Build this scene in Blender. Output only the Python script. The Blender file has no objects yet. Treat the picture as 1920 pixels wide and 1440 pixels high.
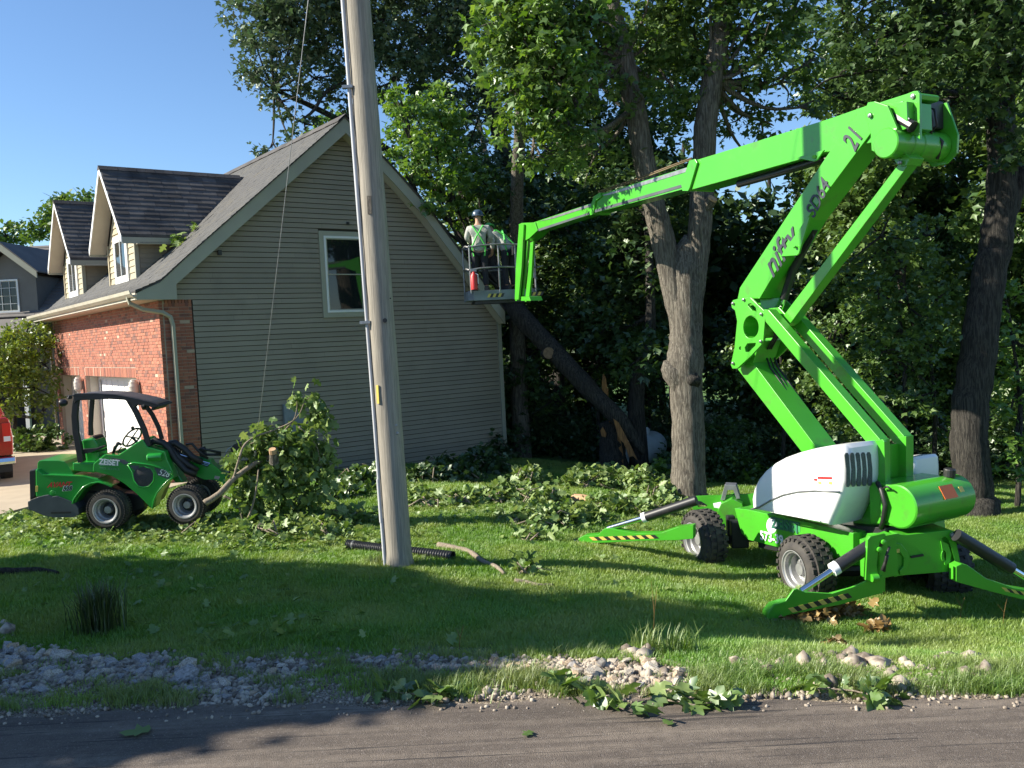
import bpy, bmesh, math, random
import numpy as np
from mathutils import Vector, Matrix, Euler
from mathutils.geometry import tessellate_polygon
R=math.radians
random.seed(7); rng=np.random.default_rng(7)
SC=bpy.context.scene; COL=SC.collection
# ---------------- camera, world, sun, exposure ----------------
FPX,HPX,ROLL=1660.,95.4,.0478
EYE=np.array([0,0,2.8])
PIT=math.atan2(HPX,FPX); _c,_s=math.cos(ROLL),math.sin(ROLL)
RT=np.array([_c,-_s*math.sin(PIT),-_s*math.cos(PIT)])
DN=np.array([-_s,-_c*math.sin(PIT),-_c*math.cos(PIT)])
FW=np.array([0,math.cos(PIT),-math.sin(PIT)])
cd=bpy.data.cameras.new('camera'); cam=bpy.data.objects.new('camera',cd); COL.objects.link(cam)
cd.sensor_width=36; cd.lens=36*FPX/1920; cd.clip_start=.05; cd.clip_end=3000
cam.matrix_world=Matrix(((RT[0],-DN[0],-FW[0],EYE[0]),(RT[1],-DN[1],-FW[1],EYE[1]),(RT[2],-DN[2],-FW[2],EYE[2]),(0,0,0,1)))
SC.camera=cam
SUN_EL=R(33); SUN_AZ=math.atan2(-.12,-1.0)          # direction towards the sun: left of the view, a little ahead
SUND=Vector((math.cos(SUN_AZ)*math.cos(SUN_EL),math.sin(SUN_AZ)*math.cos(SUN_EL),math.sin(SUN_EL)))
w=bpy.data.worlds.new('World'); SC.world=w; w.use_nodes=True; nt=w.node_tree
sky=nt.nodes.new('ShaderNodeTexSky'); sky.sky_type='NISHITA'; sky.sun_disc=False
sky.sun_elevation=SUN_EL; sky.sun_rotation=math.atan2(SUND.x,SUND.y); sky.altitude=200; sky.air_density=1.0; sky.dust_density=.1; sky.ozone_density=2.5
bg=nt.nodes['Background']; bg.inputs[1].default_value=.074; 
_hs=nt.nodes.new('ShaderNodeMix'); _hs.data_type='RGBA'; _hs.blend_type='MULTIPLY'; _hs.inputs[0].default_value=1; _hs.inputs[7].default_value=(.86,1.0,1.14,1)
nt.links.new(sky.outputs[0],_hs.inputs[6]); nt.links.new(_hs.outputs[2],bg.inputs[0])
sl=bpy.data.lights.new('sun','SUN'); sl.energy=5.0; sl.angle=R(.53); sl.color=(1,.93,.79)
so=bpy.data.objects.new('sun',sl); COL.objects.link(so); so.rotation_euler=SUND.to_track_quat('Z','Y').to_euler(); so.location=(-30,5,25)
SC.view_settings.view_transform='Standard'; SC.view_settings.look='None'; SC.view_settings.gamma=1; SC.view_settings.exposure=1.15
SC.view_settings.use_curve_mapping=False
SC.render.engine='CYCLES'; SC.cycles.use_denoising=True
SC.cycles.max_bounces=7; SC.cycles.transparent_max_bounces=6; SC.cycles.diffuse_bounces=3; SC.cycles.glossy_bounces=3; SC.cycles.transmission_bounces=4

# ---------------- survey helpers: sight line of a measured photo point onto a known plane ----------------
def ray(px,py): return FW+RT*(px-960)/FPX+DN*(py-720)/FPX
def pick(px,py,P,n):
    d=ray(px,py); P=np.array(P,float); n=np.array(n,float)
    return EYE+d*(((P-EYE)@n)/(d@n))
def gpick(px,py,z=None):
    if z is not None: return pick(px,py,(0,0,z),(0,0,1))
    zz=-.2
    for _ in range(12):
        q=pick(px,py,(0,0,zz),(0,0,1)); zz=.5*zz+.5*float(gz(q[0],q[1]))
    q[2]=float(gz(q[0],q[1])); return q
def atY(px,py,Y): return pick(px,py,(0,Y,0),(0,1,0))
def sstep(a,b,x):
    t=np.clip((np.asarray(x,float)-a)/(b-a),0,1); return t*t*(3-2*t)
_KX=np.array([-60,-14,-9,-7,-6.2,-5,-3.5,-1.4,1,3.5,6,9,14,40]); _KZ=np.array([.02,.02,.02,.06,.10,.0,-.02,-.07,-.32,-.68,-.86,-1.0,-1.2,-1.6])
_fx=np.linspace(-62,42,1041); _fz=np.interp(_fx,_KX,_KZ); _fz=np.convolve(np.pad(_fz,7,'edge'),np.ones(15)/15,'valid')
EX=np.array([-60,-4,0,3.5,10,40,80]); EY=np.array([9.3,6.62,6.43,6.04,5.15,1.5,-4])
def yedge(x): return np.interp(x,EX,EY)
def gz(x,y):
    x=np.asarray(x,float); y=np.asarray(y,float)
    b=np.interp(x,_fx,_fz)
    b=b-.05*np.clip(y-16,0,14)*sstep(-7,-2,x)
    t=sstep(.2,3.4,y-yedge(x)); z=.085*(1-t)+b*t
    z=z+(.025*np.sin(x*1.7+y*.6)+.02*np.sin(y*2.3-x*1.1))*sstep(.6,2,y-yedge(x))*sstep(-9,-6.5,x)
    far=sstep(30,120,np.hypot(x,y)); return z*(1-far)+(-.6)*far

# ---------------- materials ----------------
MATS={}
def new_mat(name):
    m=bpy.data.materials.new(name); m.use_nodes=True; MATS[name]=m; return m,m.node_tree,m.node_tree.nodes['Principled BSDF']
def N(nt,t,**k):
    n=nt.nodes.new(t)
    for a,b in k.items():
        if a=='ins':
            for i,v in b.items(): n.inputs[i].default_value=v
        else: setattr(n,a,b)
    return n
def col(c): return (c[0],c[1],c[2],1)
def mat(name,c,rough=.6,c2=None,scale=4,detail=4,bump=0,bscale=None,metal=0,spec=None,stretch=None,lo=.35,hi=.65,coat=0,rnd=0,dirt=None):
    m,nt,b=new_mat(name); L=nt.links.new
    tc=N(nt,'ShaderNodeTexCoord'); mp=N(nt,'ShaderNodeMapping'); L(tc.outputs['Object'],mp.inputs[0])
    if stretch: mp.inputs['Scale'].default_value=stretch
    src=None
    if c2:
        n=N(nt,'ShaderNodeTexNoise',ins={'Scale':scale,'Detail':detail}); L(mp.outputs[0],n.inputs[0])
        cr=N(nt,'ShaderNodeValToRGB'); e=cr.color_ramp.elements; e[0].position=lo; e[1].position=hi; e[0].color=col(c); e[1].color=col(c2)
        L(n.outputs[0],cr.inputs[0]); src=cr.outputs[0]
    if dirt:
        n=N(nt,'ShaderNodeTexNoise',ins={'Scale':dirt[1],'Detail':6,'Roughness':.65}); L(mp.outputs[0],n.inputs[0])
        mr=N(nt,'ShaderNodeMapRange',ins={1:dirt[2],2:dirt[2]+.18,3:0,4:dirt[3]}); L(n.outputs[0],mr.inputs[0])
        mx=N(nt,'ShaderNodeMix',data_type='RGBA'); L(mr.outputs[0],mx.inputs[0]); mx.inputs[7].default_value=col(dirt[0])
        if src: L(src,mx.inputs[6])
        else: mx.inputs[6].default_value=col(c)
        src=mx.outputs[2]
    if rnd:
        oi=N(nt,'ShaderNodeObjectInfo'); hs=N(nt,'ShaderNodeHueSaturation')
        mr=N(nt,'ShaderNodeMapRange',ins={1:0,2:1,3:1-rnd,4:1+rnd}); L(oi.outputs['Random'],mr.inputs[0]); L(mr.outputs[0],hs.inputs['Value'])
        if src: L(src,hs.inputs['Color'])
        else: hs.inputs['Color'].default_value=col(c)
        src=hs.outputs[0]
    if src: L(src,b.inputs['Base Color'])
    else: b.inputs['Base Color'].default_value=col(c)
    b.inputs['Roughness'].default_value=rough; b.inputs['Metallic'].default_value=metal
    if spec is not None: b.inputs['Specular IOR Level'].default_value=spec
    if coat: b.inputs['Coat Weight'].default_value=coat; b.inputs['Coat Roughness'].default_value=.095
    if bump:
        n=N(nt,'ShaderNodeTexNoise',ins={'Scale':bscale or scale*3,'Detail':6,'Roughness':.6}); L(mp.outputs[0],n.inputs[0])
        bp=N(nt,'ShaderNodeBump',ins={'Strength':1,'Distance':bump}); L(n.outputs[0],bp.inputs['Height']); L(bp.outputs[0],b.inputs['Normal'])
    return m
def leafmat(name,c,c2,trans=.35,gloss=.12,rough=.38):
    """leaf: diffuse + translucent + waxy sheen, hue varies leaf by leaf"""
    m,nt,b=new_mat(name); nt.nodes.remove(b); L=nt.links.new; out=nt.nodes['Material Output']
    at=N(nt,'ShaderNodeAttribute',attribute_name='rv')
    mx=N(nt,'ShaderNodeMix',data_type='RGBA'); mx.inputs[6].default_value=col(c); mx.inputs[7].default_value=col(c2); L(at.outputs['Fac'],mx.inputs[0])
    d=N(nt,'ShaderNodeBsdfDiffuse'); L(mx.outputs[2],d.inputs[0])
    t=N(nt,'ShaderNodeBsdfTranslucent'); hs=N(nt,'ShaderNodeHueSaturation',ins={'Hue':.485,'Saturation':1.15,'Value':1.25}); L(mx.outputs[2],hs.inputs['Color']); L(hs.outputs[0],t.inputs[0])
    g=N(nt,'ShaderNodeBsdfGlossy',ins={'Roughness':rough,'Color':(.8,.85,.8,1)})
    m1=N(nt,'ShaderNodeMixShader',ins={0:trans}); L(d.outputs[0],m1.inputs[1]); L(t.outputs[0],m1.inputs[2])
    m2=N(nt,'ShaderNodeMixShader',ins={0:gloss}); L(m1.outputs[0],m2.inputs[1]); L(g.outputs[0],m2.inputs[2]); L(m2.outputs[0],out.inputs[0])
    return m
def siding_mat(name,c):
    m=mat(name,c,.62,c2=[v*.9 for v in c],scale=1.3,bump=.0008,bscale=60,rnd=.05,dirt=([v*.6 for v in c],1.6,.55,.35)); return m
M_sid=siding_mat('vinyl_siding',(.29,.25,.185)); M_sidd=siding_mat('vinyl_siding_dormer',(.40,.34,.225))
M_trim=mat('aluminium_trim',(.36,.35,.27),.5,c2=(.33,.32,.25),scale=2); M_wtrim=mat('white_trim',(.74,.74,.72),.45)
M_soff=mat('soffit',(.55,.50,.41),.6,c2=(.5,.45,.37),scale=3); M_gut=mat('gutter_metal',(.47,.44,.36),.4,c2=(.40,.37,.30),scale=3,dirt=((.2,.17,.12),5,.55,.4))
M_br=[mat('brick_%s'%k,c,.85,c2=c2,scale=9,bump=.002,bscale=40,rnd=.14) for k,c,c2 in (('red',(.37,.13,.08),(.31,.11,.07)),('dark',(.24,.10,.075),(.18,.08,.06)),('orange',(.43,.165,.10),(.36,.14,.085)),('pale',(.52,.38,.28),(.45,.32,.23)))]
M_mort=mat('mortar',(.42,.34,.27),.9,c2=(.34,.27,.21),scale=6,bump=.002,bscale=60)
M_shi=[mat('shingle_%d'%i,c,.9,c2=[v*.72 for v in c],scale=2.2,bump=.0015,bscale=220,rnd=.13,dirt=((.02,.02,.022),1.1,.5,.6)) for i,c in enumerate(((.10,.092,.088),(.082,.075,.073),(.12,.11,.105)))]
M_shim=mat('shingle_main',(.088,.086,.083),.9,c2=(.064,.063,.062),scale=6,bump=.0015,bscale=220,dirt=((.14,.12,.07),2.4,.55,.35))
M_conc=mat('concrete',(.42,.35,.25),.85,c2=(.35,.29,.21),scale=1.5,bump=.001,bscale=60); M_found=mat('foundation',(.22,.19,.16),.9,c2=(.15,.13,.11),scale=3,bump=.003)
M_door=mat('garage_door_white',(.80,.80,.78),.45); M_jamb=mat('door_jamb',(.55,.49,.40),.6)
M_dark=mat('dark_interior',(.012,.012,.012),.9); M_lampw=mat('lamp_shell',(.62,.58,.52),.5,c2=(.52,.48,.42),scale=8)
m,nt,b=new_mat('window_glass'); b.inputs['Base Color'].default_value=(.012,.016,.016,1); b.inputs['Roughness'].default_value=.03; b.inputs['Specular IOR Level'].default_value=.55; M_glass=m
M_green=mat('lift_green',(.062,.37,.022),.34,c2=(.057,.345,.02),scale=2,coat=.35,dirt=((.09,.16,.045),3.1,.55,.6)); M_ldr=mat('loader_green',(.018,.30,.035),.30,coat=.5,dirt=((.06,.25,.05),3,.58,.35),c2=(.016,.275,.032),scale=2)
M_white=mat('cover_white',(.80,.80,.79),.28,coat=.4,dirt=((.6,.58,.52),2,.6,.4)); M_black=mat('black_paint',(.018,.018,.02),.42,dirt=((.07,.065,.055),5,.55,.4)); M_hose=mat('black_hose',(.02,.02,.02),.5)
M_rub=mat('tyre_rubber',(.035,.032,.03),.8,c2=(.065,.058,.05),scale=7,bump=.002,bscale=50); M_rim=mat('rim_silver',(.42,.42,.42),.35,metal=.5,c2=(.32,.32,.32),scale=6); M_chr=mat('chrome',(.75,.76,.78),.12,metal=1)
M_steel=mat('steel',(.36,.37,.38),.4,metal=.7,c2=(.25,.25,.26),scale=9); M_grey=mat('basket_grey',(.22,.25,.28),.5,c2=(.16,.18,.2),scale=5); M_dgrey=mat('counterweight_grey',(.055,.065,.075),.5,c2=(.09,.10,.11),scale=3)
M_yel=mat('decal_yellow',(.62,.48,.10),.5); M_red=mat('decal_red',(.55,.03,.03),.4); M_ora=mat('decal_orange',(.80,.16,.03),.5); M_wht=mat('decal_white',(.8,.8,.8),.5); M_tgrn=mat('decal_dark_green',(.03,.14,.09),.5)
M_truck=mat('truck_red',(.42,.015,.015),.22,coat=1); M_lens=mat('lens_red',(.65,.04,.03),.15)
def barkmat(name,c,c2,depth=.02,sc=(5,5,.9)):
    m,nt,b=new_mat(name); L=nt.links.new
    tc=N(nt,'ShaderNodeTexCoord'); mp=N(nt,'ShaderNodeMapping'); L(tc.outputs['Object'],mp.inputs[0]); mp.inputs['Scale'].default_value=sc
    v=N(nt,'ShaderNodeTexNoise',ins={'Scale':4,'Detail':7,'Roughness':.7,'Distortion':.6}); L(mp.outputs[0],v.inputs[0])
    cr=N(nt,'ShaderNodeValToRGB'); e=cr.color_ramp.elements; e[0].position=.43; e[1].position=.58; e[0].color=col(c2); e[1].color=col(c); L(v.outputs[0],cr.inputs[0])
    L(cr.outputs[0],b.inputs['Base Color']); b.inputs['Roughness'].default_value=.92; b.inputs['Specular IOR Level'].default_value=.2
    bp=N(nt,'ShaderNodeBump',ins={'Strength':1,'Distance':depth}); L(v.outputs[0],bp.inputs['Height']); L(bp.outputs[0],b.inputs['Normal']); return m
M_bark=barkmat('oak_bark',(.25,.225,.185),(.10,.087,.072),.07,(9,9,.8)); M_barkd=barkmat('dark_bark',(.08,.073,.063),(.028,.026,.024),.06,(9,9,.8)); M_twig=barkmat('twig_bark',(.30,.25,.19),(.16,.13,.10),.004,(20,20,4))
M_wood=mat('torn_wood',(.42,.20,.065),.85,c2=(.20,.09,.035),scale=5,stretch=(9,9,1),bump=.02); M_cut=mat('cut_wood',(.50,.33,.19),.85,c2=(.40,.24,.13),scale=12)
M_pole=barkmat('pole_wood',(.33,.30,.25),(.235,.215,.18),.008,(12,12,.4))
M_conduit=mat('conduit_grey',(.50,.51,.53),.45,c2=(.42,.43,.45),scale=5,stretch=(1,1,.2))
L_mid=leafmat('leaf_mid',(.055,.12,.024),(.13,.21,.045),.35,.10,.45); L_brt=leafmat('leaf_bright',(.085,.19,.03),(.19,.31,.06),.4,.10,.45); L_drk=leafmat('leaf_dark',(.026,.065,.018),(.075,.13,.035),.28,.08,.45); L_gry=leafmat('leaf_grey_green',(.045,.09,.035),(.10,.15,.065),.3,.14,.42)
L_brush=leafmat('leaf_brush',(.095,.18,.035),(.25,.33,.11),.33,.05,.5); L_shrub=leafmat('leaf_shrub',(.11,.17,.03),(.21,.27,.045),.35,.06); L_brown=leafmat('leaf_brown',(.23,.14,.05),(.36,.25,.10),.2,.04)
M_rock=[mat('rock_%s'%k,c,.85,c2=c2,scale=7,bump=.006,bscale=16,rnd=.12,lo=.3,hi=.7) for k,c,c2 in (('pale',(.62,.56,.47),(.26,.21,.16)),('grey',(.44,.42,.41),(.18,.165,.155)),('buff',(.58,.46,.33),(.28,.19,.12)))]
M_cloth=mat('shirt_grey',(.46,.46,.43),.9,c2=(.34,.35,.33),scale=9); M_pants=mat('trousers_navy',(.02,.022,.03),.9); M_skin=mat('skin',(.42,.24,.16),.6); M_harn=mat('harness_green',(.10,.62,.10),.6); M_helm=mat('helmet_dark',(.05,.08,.12),.25); M_helg=mat('helmet_green',(.08,.42,.10),.3)

# ---------------- mesh builders ----------------
ORG={}
class MB:
    def __init__(s): s.v=[]; s.f=[]
    def add(s,vs,fs):
        o=len(s.v); s.v+= [tuple(map(float,v)) for v in vs]; s.f+=[tuple(i+o for i in f) for f in fs]; return s
    def box(s,c,sx,sy,sz,ax=(1,0,0),up=(0,0,1)):
        ax=np.array(ax,float); ax/=np.linalg.norm(ax); up=np.array(up,float); up/=np.linalg.norm(up); ay=np.cross(up,ax); c=np.array(c,float)
        vs=[c+ax*sx*i/2+ay*sy*j/2+up*sz*k/2 for i in(-1,1) for j in(-1,1) for k in(-1,1)]
        return s.add(vs,[(0,1,3,2),(4,6,7,5),(0,4,5,1),(2,3,7,6),(0,2,6,4),(1,5,7,3)])
    def prism(s,pts,vec,holes=()):
        vec=np.array(vec,float); loops=[[np.array(p,float) for p in L] for L in [pts,*holes]]
        tris=tessellate_polygon([[Vector(p) for p in L] for L in loops]); fl=[p for L in loops for p in L]; n=len(fl)
        a,b,c=tris[0]; nm=np.cross(fl[b]-fl[a],fl[c]-fl[a])
        base=[t if nm@vec<0 else t[::-1] for t in tris]
        fs=[tuple(t) for t in base]+[tuple(i+n for i in t[::-1]) for t in base]; o=0
        for L in loops:
            k=len(L)
            fs+=[(o+i,o+(i+1)%k,o+(i+1)%k+n,o+i+n) for i in range(k)]; o+=k
        return s.add(fl+[p+vec for p in fl],fs)
    def loft(s,rings,caps=True):
        k=len(rings[0]); vs=[p for r in rings for p in r]; fs=[]
        for i in range(len(rings)-1):
            for j in range(k): fs.append((i*k+j,i*k+(j+1)%k,(i+1)*k+(j+1)%k,(i+1)*k+j))
        if caps: fs+=[tuple(range(k))[::-1],tuple((len(rings)-1)*k+j for j in range(k))]
        return s.add(vs,fs)
    def tube(s,path,r,n=8,caps=True,wob=0):
        path=[np.array(p,float) for p in path]; m=len(path); rs=r if hasattr(r,'__len__') else [r]*m
        rings=[]; ref=None
        for i,p in enumerate(path):
            d=path[min(i+1,m-1)]-path[max(i-1,0)]; d=d/(np.linalg.norm(d)+1e-9)
            if ref is None: ref=np.array([0,0,1.]) if abs(d[2])<.9 else np.array([1.,0,0])
            a=np.cross(d,ref); a/=np.linalg.norm(a)+1e-9; b=np.cross(a,d); ref=b
            rings.append([p+(a*math.cos(t)+b*math.sin(t))*rs[i]*(1+(random.uniform(-wob,wob) if wob else 0)) for t in [2*math.pi*j/n for j in range(n)]])
        return s.loft(rings,caps)
    def cyl(s,a,b,r,n=20,r2=None): return s.tube([a,b],[r,r if r2 is None else r2],n)
    def lathe(s,c,axis,prof,n=28):
        axis=np.array(axis,float); axis/=np.linalg.norm(axis); c=np.array(c,float)
        ref=np.array([0,0,1.]) if abs(axis[2])<.9 else np.array([1.,0,0]); a=np.cross(axis,ref); a/=np.linalg.norm(a); b=np.cross(a,axis)
        return s.loft([[c+axis*h+(a*math.cos(t)+b*math.sin(t))*max(rr,.0005) for t in [2*math.pi*j/n for j in range(n)]] for h,rr in prof],False)
    def build(s,name,m,parent=None,smooth=False,bev=0,kind=None,label=None,fix=True):
        me=bpy.data.meshes.new(name); org=np.array(ORG.get(parent.name,(0,0,0)) if parent else (0,0,0))
        me.from_pydata([tuple(np.array(v)-org) for v in s.v],[],s.f)
        if fix:
            bm=bmesh.new(); bm.from_mesh(me); bmesh.ops.recalc_face_normals(bm,faces=bm.faces); bm.to_mesh(me); bm.free()
        return link(name,me,m,parent,smooth,bev,kind,label)
def link(name,me,m,parent=None,smooth=False,bev=0,kind=None,label=None):
    if m: me.materials.append(m)
    o=bpy.data.objects.new(name,me); COL.objects.link(o)
    if parent: o.parent=parent; ORG[o.name]=ORG.get(parent.name,(0,0,0))
    if smooth: me.shade_smooth() if hasattr(me,'shade_smooth') else None
    if smooth=='auto':
        me.shade_smooth(); me.set_sharp_from_angle(angle=R(35))
    if bev:
        md=o.modifiers.new('Bevel','BEVEL'); md.width=bev; md.segments=2; md.limit_method='ANGLE'; md.angle_limit=R(40)
    if kind: o['kind']=kind
    if label: o['label']=label
    return o
def thing(name,label,cat,loc=(0,0,0),group=None):
    o=bpy.data.objects.new(name,None); COL.objects.link(o); o.location=tuple(map(float,loc)); o.empty_display_size=.2
    ORG[o.name]=tuple(map(float,loc)); o['label']=label; o['category']=cat
    if group: o['group']=group
    return o
def tag(o,label,cat,group=None,kind=None):
    if label: o['label']=label
    if cat: o['category']=cat
    if group: o['group']=group
    if kind: o['kind']=kind
    return o
def tri_mesh(name,verts,faces,rv=None):
    """numpy arrays -> mesh, uniform face size"""
    me=bpy.data.meshes.new(name); nf,k=faces.shape
    me.vertices.add(len(verts)); me.vertices.foreach_set('co',verts.astype(np.float32).ravel())
    me.loops.add(nf*k); me.loops.foreach_set('vertex_index',faces.astype(np.int32).ravel())
    me.polygons.add(nf); me.polygons.foreach_set('loop_start',np.arange(nf,dtype=np.int32)*k); me.polygons.foreach_set('loop_total',np.full(nf,k,dtype=np.int32))
    me.update(calc_edges=True)
    if rv is not None:
        a=me.attributes.new('rv','FLOAT','FACE'); a.data.foreach_set('value',rv.astype(np.float32))
    return me
# leaf templates: unit length along +y, stalk at the origin
def _fan(per,cz=-.06):
    v=[(0,.45,cz)]+[(x,y,z) for x,y,z in per]; n=len(per); return np.array(v,float),np.array([(0,1+i,1+(i+1)%n) for i in range(n)])
LF_Q=(np.array([(0,0,0),(.30,.48,.06),(0,1,-.05),(-.30,.48,.06)]),np.array([(0,1,2,3)]))
LF_O=_fan([(0,0,0),(.16,.25,0),(.36,.42,.05),(.2,.6,.02),(.0,1,-.08),(-.2,.6,.02),(-.36,.42,.05),(-.16,.25,0)])
LF_K=(np.array([(0,0,0),(.44,.42,.0),(.17,.52,.05),(0,1.0,-.08),(-.17,.52,.05),(-.44,.42,.0)],float),np.array([(0,1,2),(0,2,3),(0,3,4),(0,4,5)]))
LF_M=_fan([(0,0,0),(.34,.08,-.04),(.22,.28,0),(.56,.5,-.08),(.24,.55,.03),(.26,.82,0),(0,1.05,-.1),(-.26,.82,0),(-.24,.55,.03),(-.56,.5,-.08),(-.22,.28,0),(-.34,.08,-.04)])
def leaves(name,tmpl,pos,size,m,parent=None,up=.9,droop=0,kind=None,label=None,flat=None,svar=.5):
    T,Fc=tmpl; n=len(pos); k=len(T); pos=np.asarray(pos,float)
    nr=rng.normal(size=(n,3)); nr[:,2]=np.abs(nr[:,2])*.6+up; nr[:,:2]*=(1 if flat is None else flat); nr/=np.linalg.norm(nr,axis=1)[:,None]
    yd=rng.normal(size=(n,3)); yd[:,2]-=droop; yd-=nr*(yd*nr).sum(1)[:,None]; yd/=np.linalg.norm(yd,axis=1)[:,None]
    xd=np.cross(yd,nr); sz=(size*(1+rng.uniform(-svar,svar,n)))[:,None,None]
    V=pos[:,None,:]+sz*(T[None,:,0,None]*xd[:,None]+T[None,:,1,None]*yd[:,None]+T[None,:,2,None]*nr[:,None])
    org=np.array(ORG.get(parent.name,(0,0,0)) if parent else (0,0,0)); V=V.reshape(-1,3)-org
    F=(Fc[None]+(np.arange(n)*k)[:,None,None]).reshape(-1,Fc.shape[1]); rv=np.repeat(rng.uniform(0,1,n)**1.2,len(Fc))
    return link(name,tri_mesh(name,V,F,rv),m,parent,kind=kind,label=label)
def clumps(blobs,per_m3,nper,crad,shell=.55):
    """leaf positions: clumps through ellipsoid blobs, thicker towards the outside"""
    out=[]
    for c,rx,ry,rz in blobs:
        c=np.array(c,float); vol=4.19*rx*ry*rz; k=max(3,int(vol*per_m3))
        d=rng.normal(size=(k,3)); d/=np.linalg.norm(d,axis=1)[:,None]
        rad=rng.uniform(0,1,k)**(1/3.); rad=np.where(rng.uniform(size=k)<shell,.75+.3*rng.uniform(size=k),rad)
        cc=c+d*rad[:,None]*np.array([rx,ry,rz])
        nn=rng.integers(int(nper*.5),int(nper*1.5)+1,k); cc=np.repeat(cc,nn,0); cr=np.repeat(crad*rng.uniform(.5,1.3,k),nn)
        out.append(cc+rng.normal(size=cc.shape)*cr[:,None]*np.array([.6,.6,.38]))
    return np.vstack(out)
def text(name,body,P,ax,up,h,m,parent,shear=0,off=0,wide=1,space=1,thick=.002):
    cu=bpy.data.curves.new(name,'FONT'); cu.body=body; cu.size=1; cu.align_x='CENTER'; cu.align_y='CENTER'; cu.extrude=thick/h; cu.shear=shear; cu.offset=off; cu.space_character=space; cu.materials.append(m)
    ax=Vector(ax).normalized(); up=Vector(up).normalized(); nn=ax.cross(up); o=bpy.data.objects.new(name,cu); COL.objects.link(o)
    org=Vector(ORG.get(parent.name,(0,0,0))) if parent else Vector((0,0,0)); p=Vector(tuple(P))-org
    h=h*1.4; Mx=Matrix(((ax.x*h*wide,up.x*h,nn.x*h,p.x),(ax.y*h*wide,up.y*h,nn.y*h,p.y),(ax.z*h*wide,up.z*h,nn.z*h,p.z),(0,0,0,1)))
    me=bpy.data.meshes.new_from_object(o); me.name=name; bpy.data.objects.remove(o); o=bpy.data.objects.new(name,me); COL.objects.link(o)
    if not me.materials: me.materials.append(m)
    if parent: ORG[o.name]=ORG.get(parent.name,(0,0,0))
    o.parent=parent; o.matrix_basis=Mx; return o
class Frame:
    """vertical working plane: origin O, forward axis x, outward normal n (towards the viewer), far axis w=-n"""
    def __init__(s,O,xdir):
        x=np.array([xdir[0],xdir[1],0.]); s.x=x/np.linalg.norm(x); s.O=np.array(O,float); n=np.array([s.x[1],-s.x[0],0.])
        if n@(s.O-EYE)>0: n=-n
        s.n=n; s.w=-n
    def p(s,px,py,yo=0): return pick(px,py,s.O+s.n*yo,s.n)
    def P(s,pts,yo=0): return [s.p(a,b,yo) for a,b in pts]
    def slab(s,pts,yo,th,holes=(),mb=None):
        return (mb or MB()).prism(s.P(pts,yo),s.w*th,[s.P(h,yo) for h in holes])
def ell(cx,cy,rx,ry,n=24,a0=0): return [(cx+rx*math.cos(a0+2*math.pi*i/n),cy+ry*math.sin(a0+2*math.pi*i/n)) for i in range(n)]
# ================= GROUND =================
def terrain():
    xs=np.concatenate([-np.geomspace(600,16,26),np.arange(-15,15.01,.2),np.geomspace(16,600,26)])
    ys=np.concatenate([-np.geomspace(300,7,16),np.arange(-6,4.9,.6),np.arange(5,26,.16),np.geomspace(26.5,900,40)])
    X,Y=np.meshgrid(xs,ys); Z=gz(X,Y); V=np.stack([X,Y,Z],-1).reshape(-1,3); nx=len(xs); ny=len(ys)
    i,j=np.meshgrid(np.arange(nx-1),np.arange(ny-1)); a=(j*nx+i).ravel(); F=np.stack([a,a+1,a+1+nx,a+nx],1)
    me=tri_mesh('lawn',V,F); me.shade_smooth()
    m,nt,b=new_mat('lawn_soil'); L=nt.links.new; tc=N(nt,'ShaderNodeTexCoord')
    n=N(nt,'ShaderNodeTexNoise',ins={'Scale':1.1,'Detail':6}); L(tc.outputs['Object'],n.inputs[0])
    n2=N(nt,'ShaderNodeTexNoise',ins={'Scale':42,'Detail':5}); L(tc.outputs['Object'],n2.inputs[0])
    c1=N(nt,'ShaderNodeValToRGB'); e=c1.color_ramp.elements; e[0].position=.3; e[1].position=.7; e[0].color=(.05,.12,.015,1); e[1].color=(.09,.18,.03,1); L(n.outputs[0],c1.inputs[0])
    mr=N(nt,'ShaderNodeMapRange',ins={1:.55,2:.68}); L(n2.outputs[0],mr.inputs[0])
    mx=N(nt,'ShaderNodeMix',data_type='RGBA'); mx.inputs[7].default_value=(.09,.10,.035,1); L(c1.outputs[0],mx.inputs[6]); L(mr.outputs[0],mx.inputs[0]); L(mx.outputs[2],b.inputs['Base Color'])
    n3=N(nt,'ShaderNodeTexNoise',ins={'Scale':90,'Detail':4}); L(tc.outputs['Object'],n3.inputs[0]); c3=N(nt,'ShaderNodeValToRGB'); e=c3.color_ramp.elements; e[0].position=.42; e[1].position=.62; e[0].color=(.10,.075,.05,1); e[1].color=(.36,.30,.23,1); L(n3.outputs[0],c3.inputs[0])
    at=N(nt,'ShaderNodeAttribute',attribute_name='verge'); m5=N(nt,'ShaderNodeMix',data_type='RGBA'); L(at.outputs['Fac'],m5.inputs[0]); L(mx.outputs[2],m5.inputs[6]); L(c3.outputs[0],m5.inputs[7]); L(m5.outputs[2],b.inputs['Base Color'])
    va=me.attributes.new('verge','FLOAT','POINT'); va.data.foreach_set('value',(1-sstep(.7,1.6,(Y-yedge(X)))).astype(np.float32).ravel())
    b.inputs['Roughness'].default_value=.95; bp=N(nt,'ShaderNodeBump',ins={'Strength':1,'Distance':.02}); L(n2.outputs[0],bp.inputs['Height']); L(bp.outputs[0],b.inputs['Normal'])
    tag(link('lawn',me,m),'green mown lawn sloping down to the right','lawn',kind='structure')
terrain()
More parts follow.
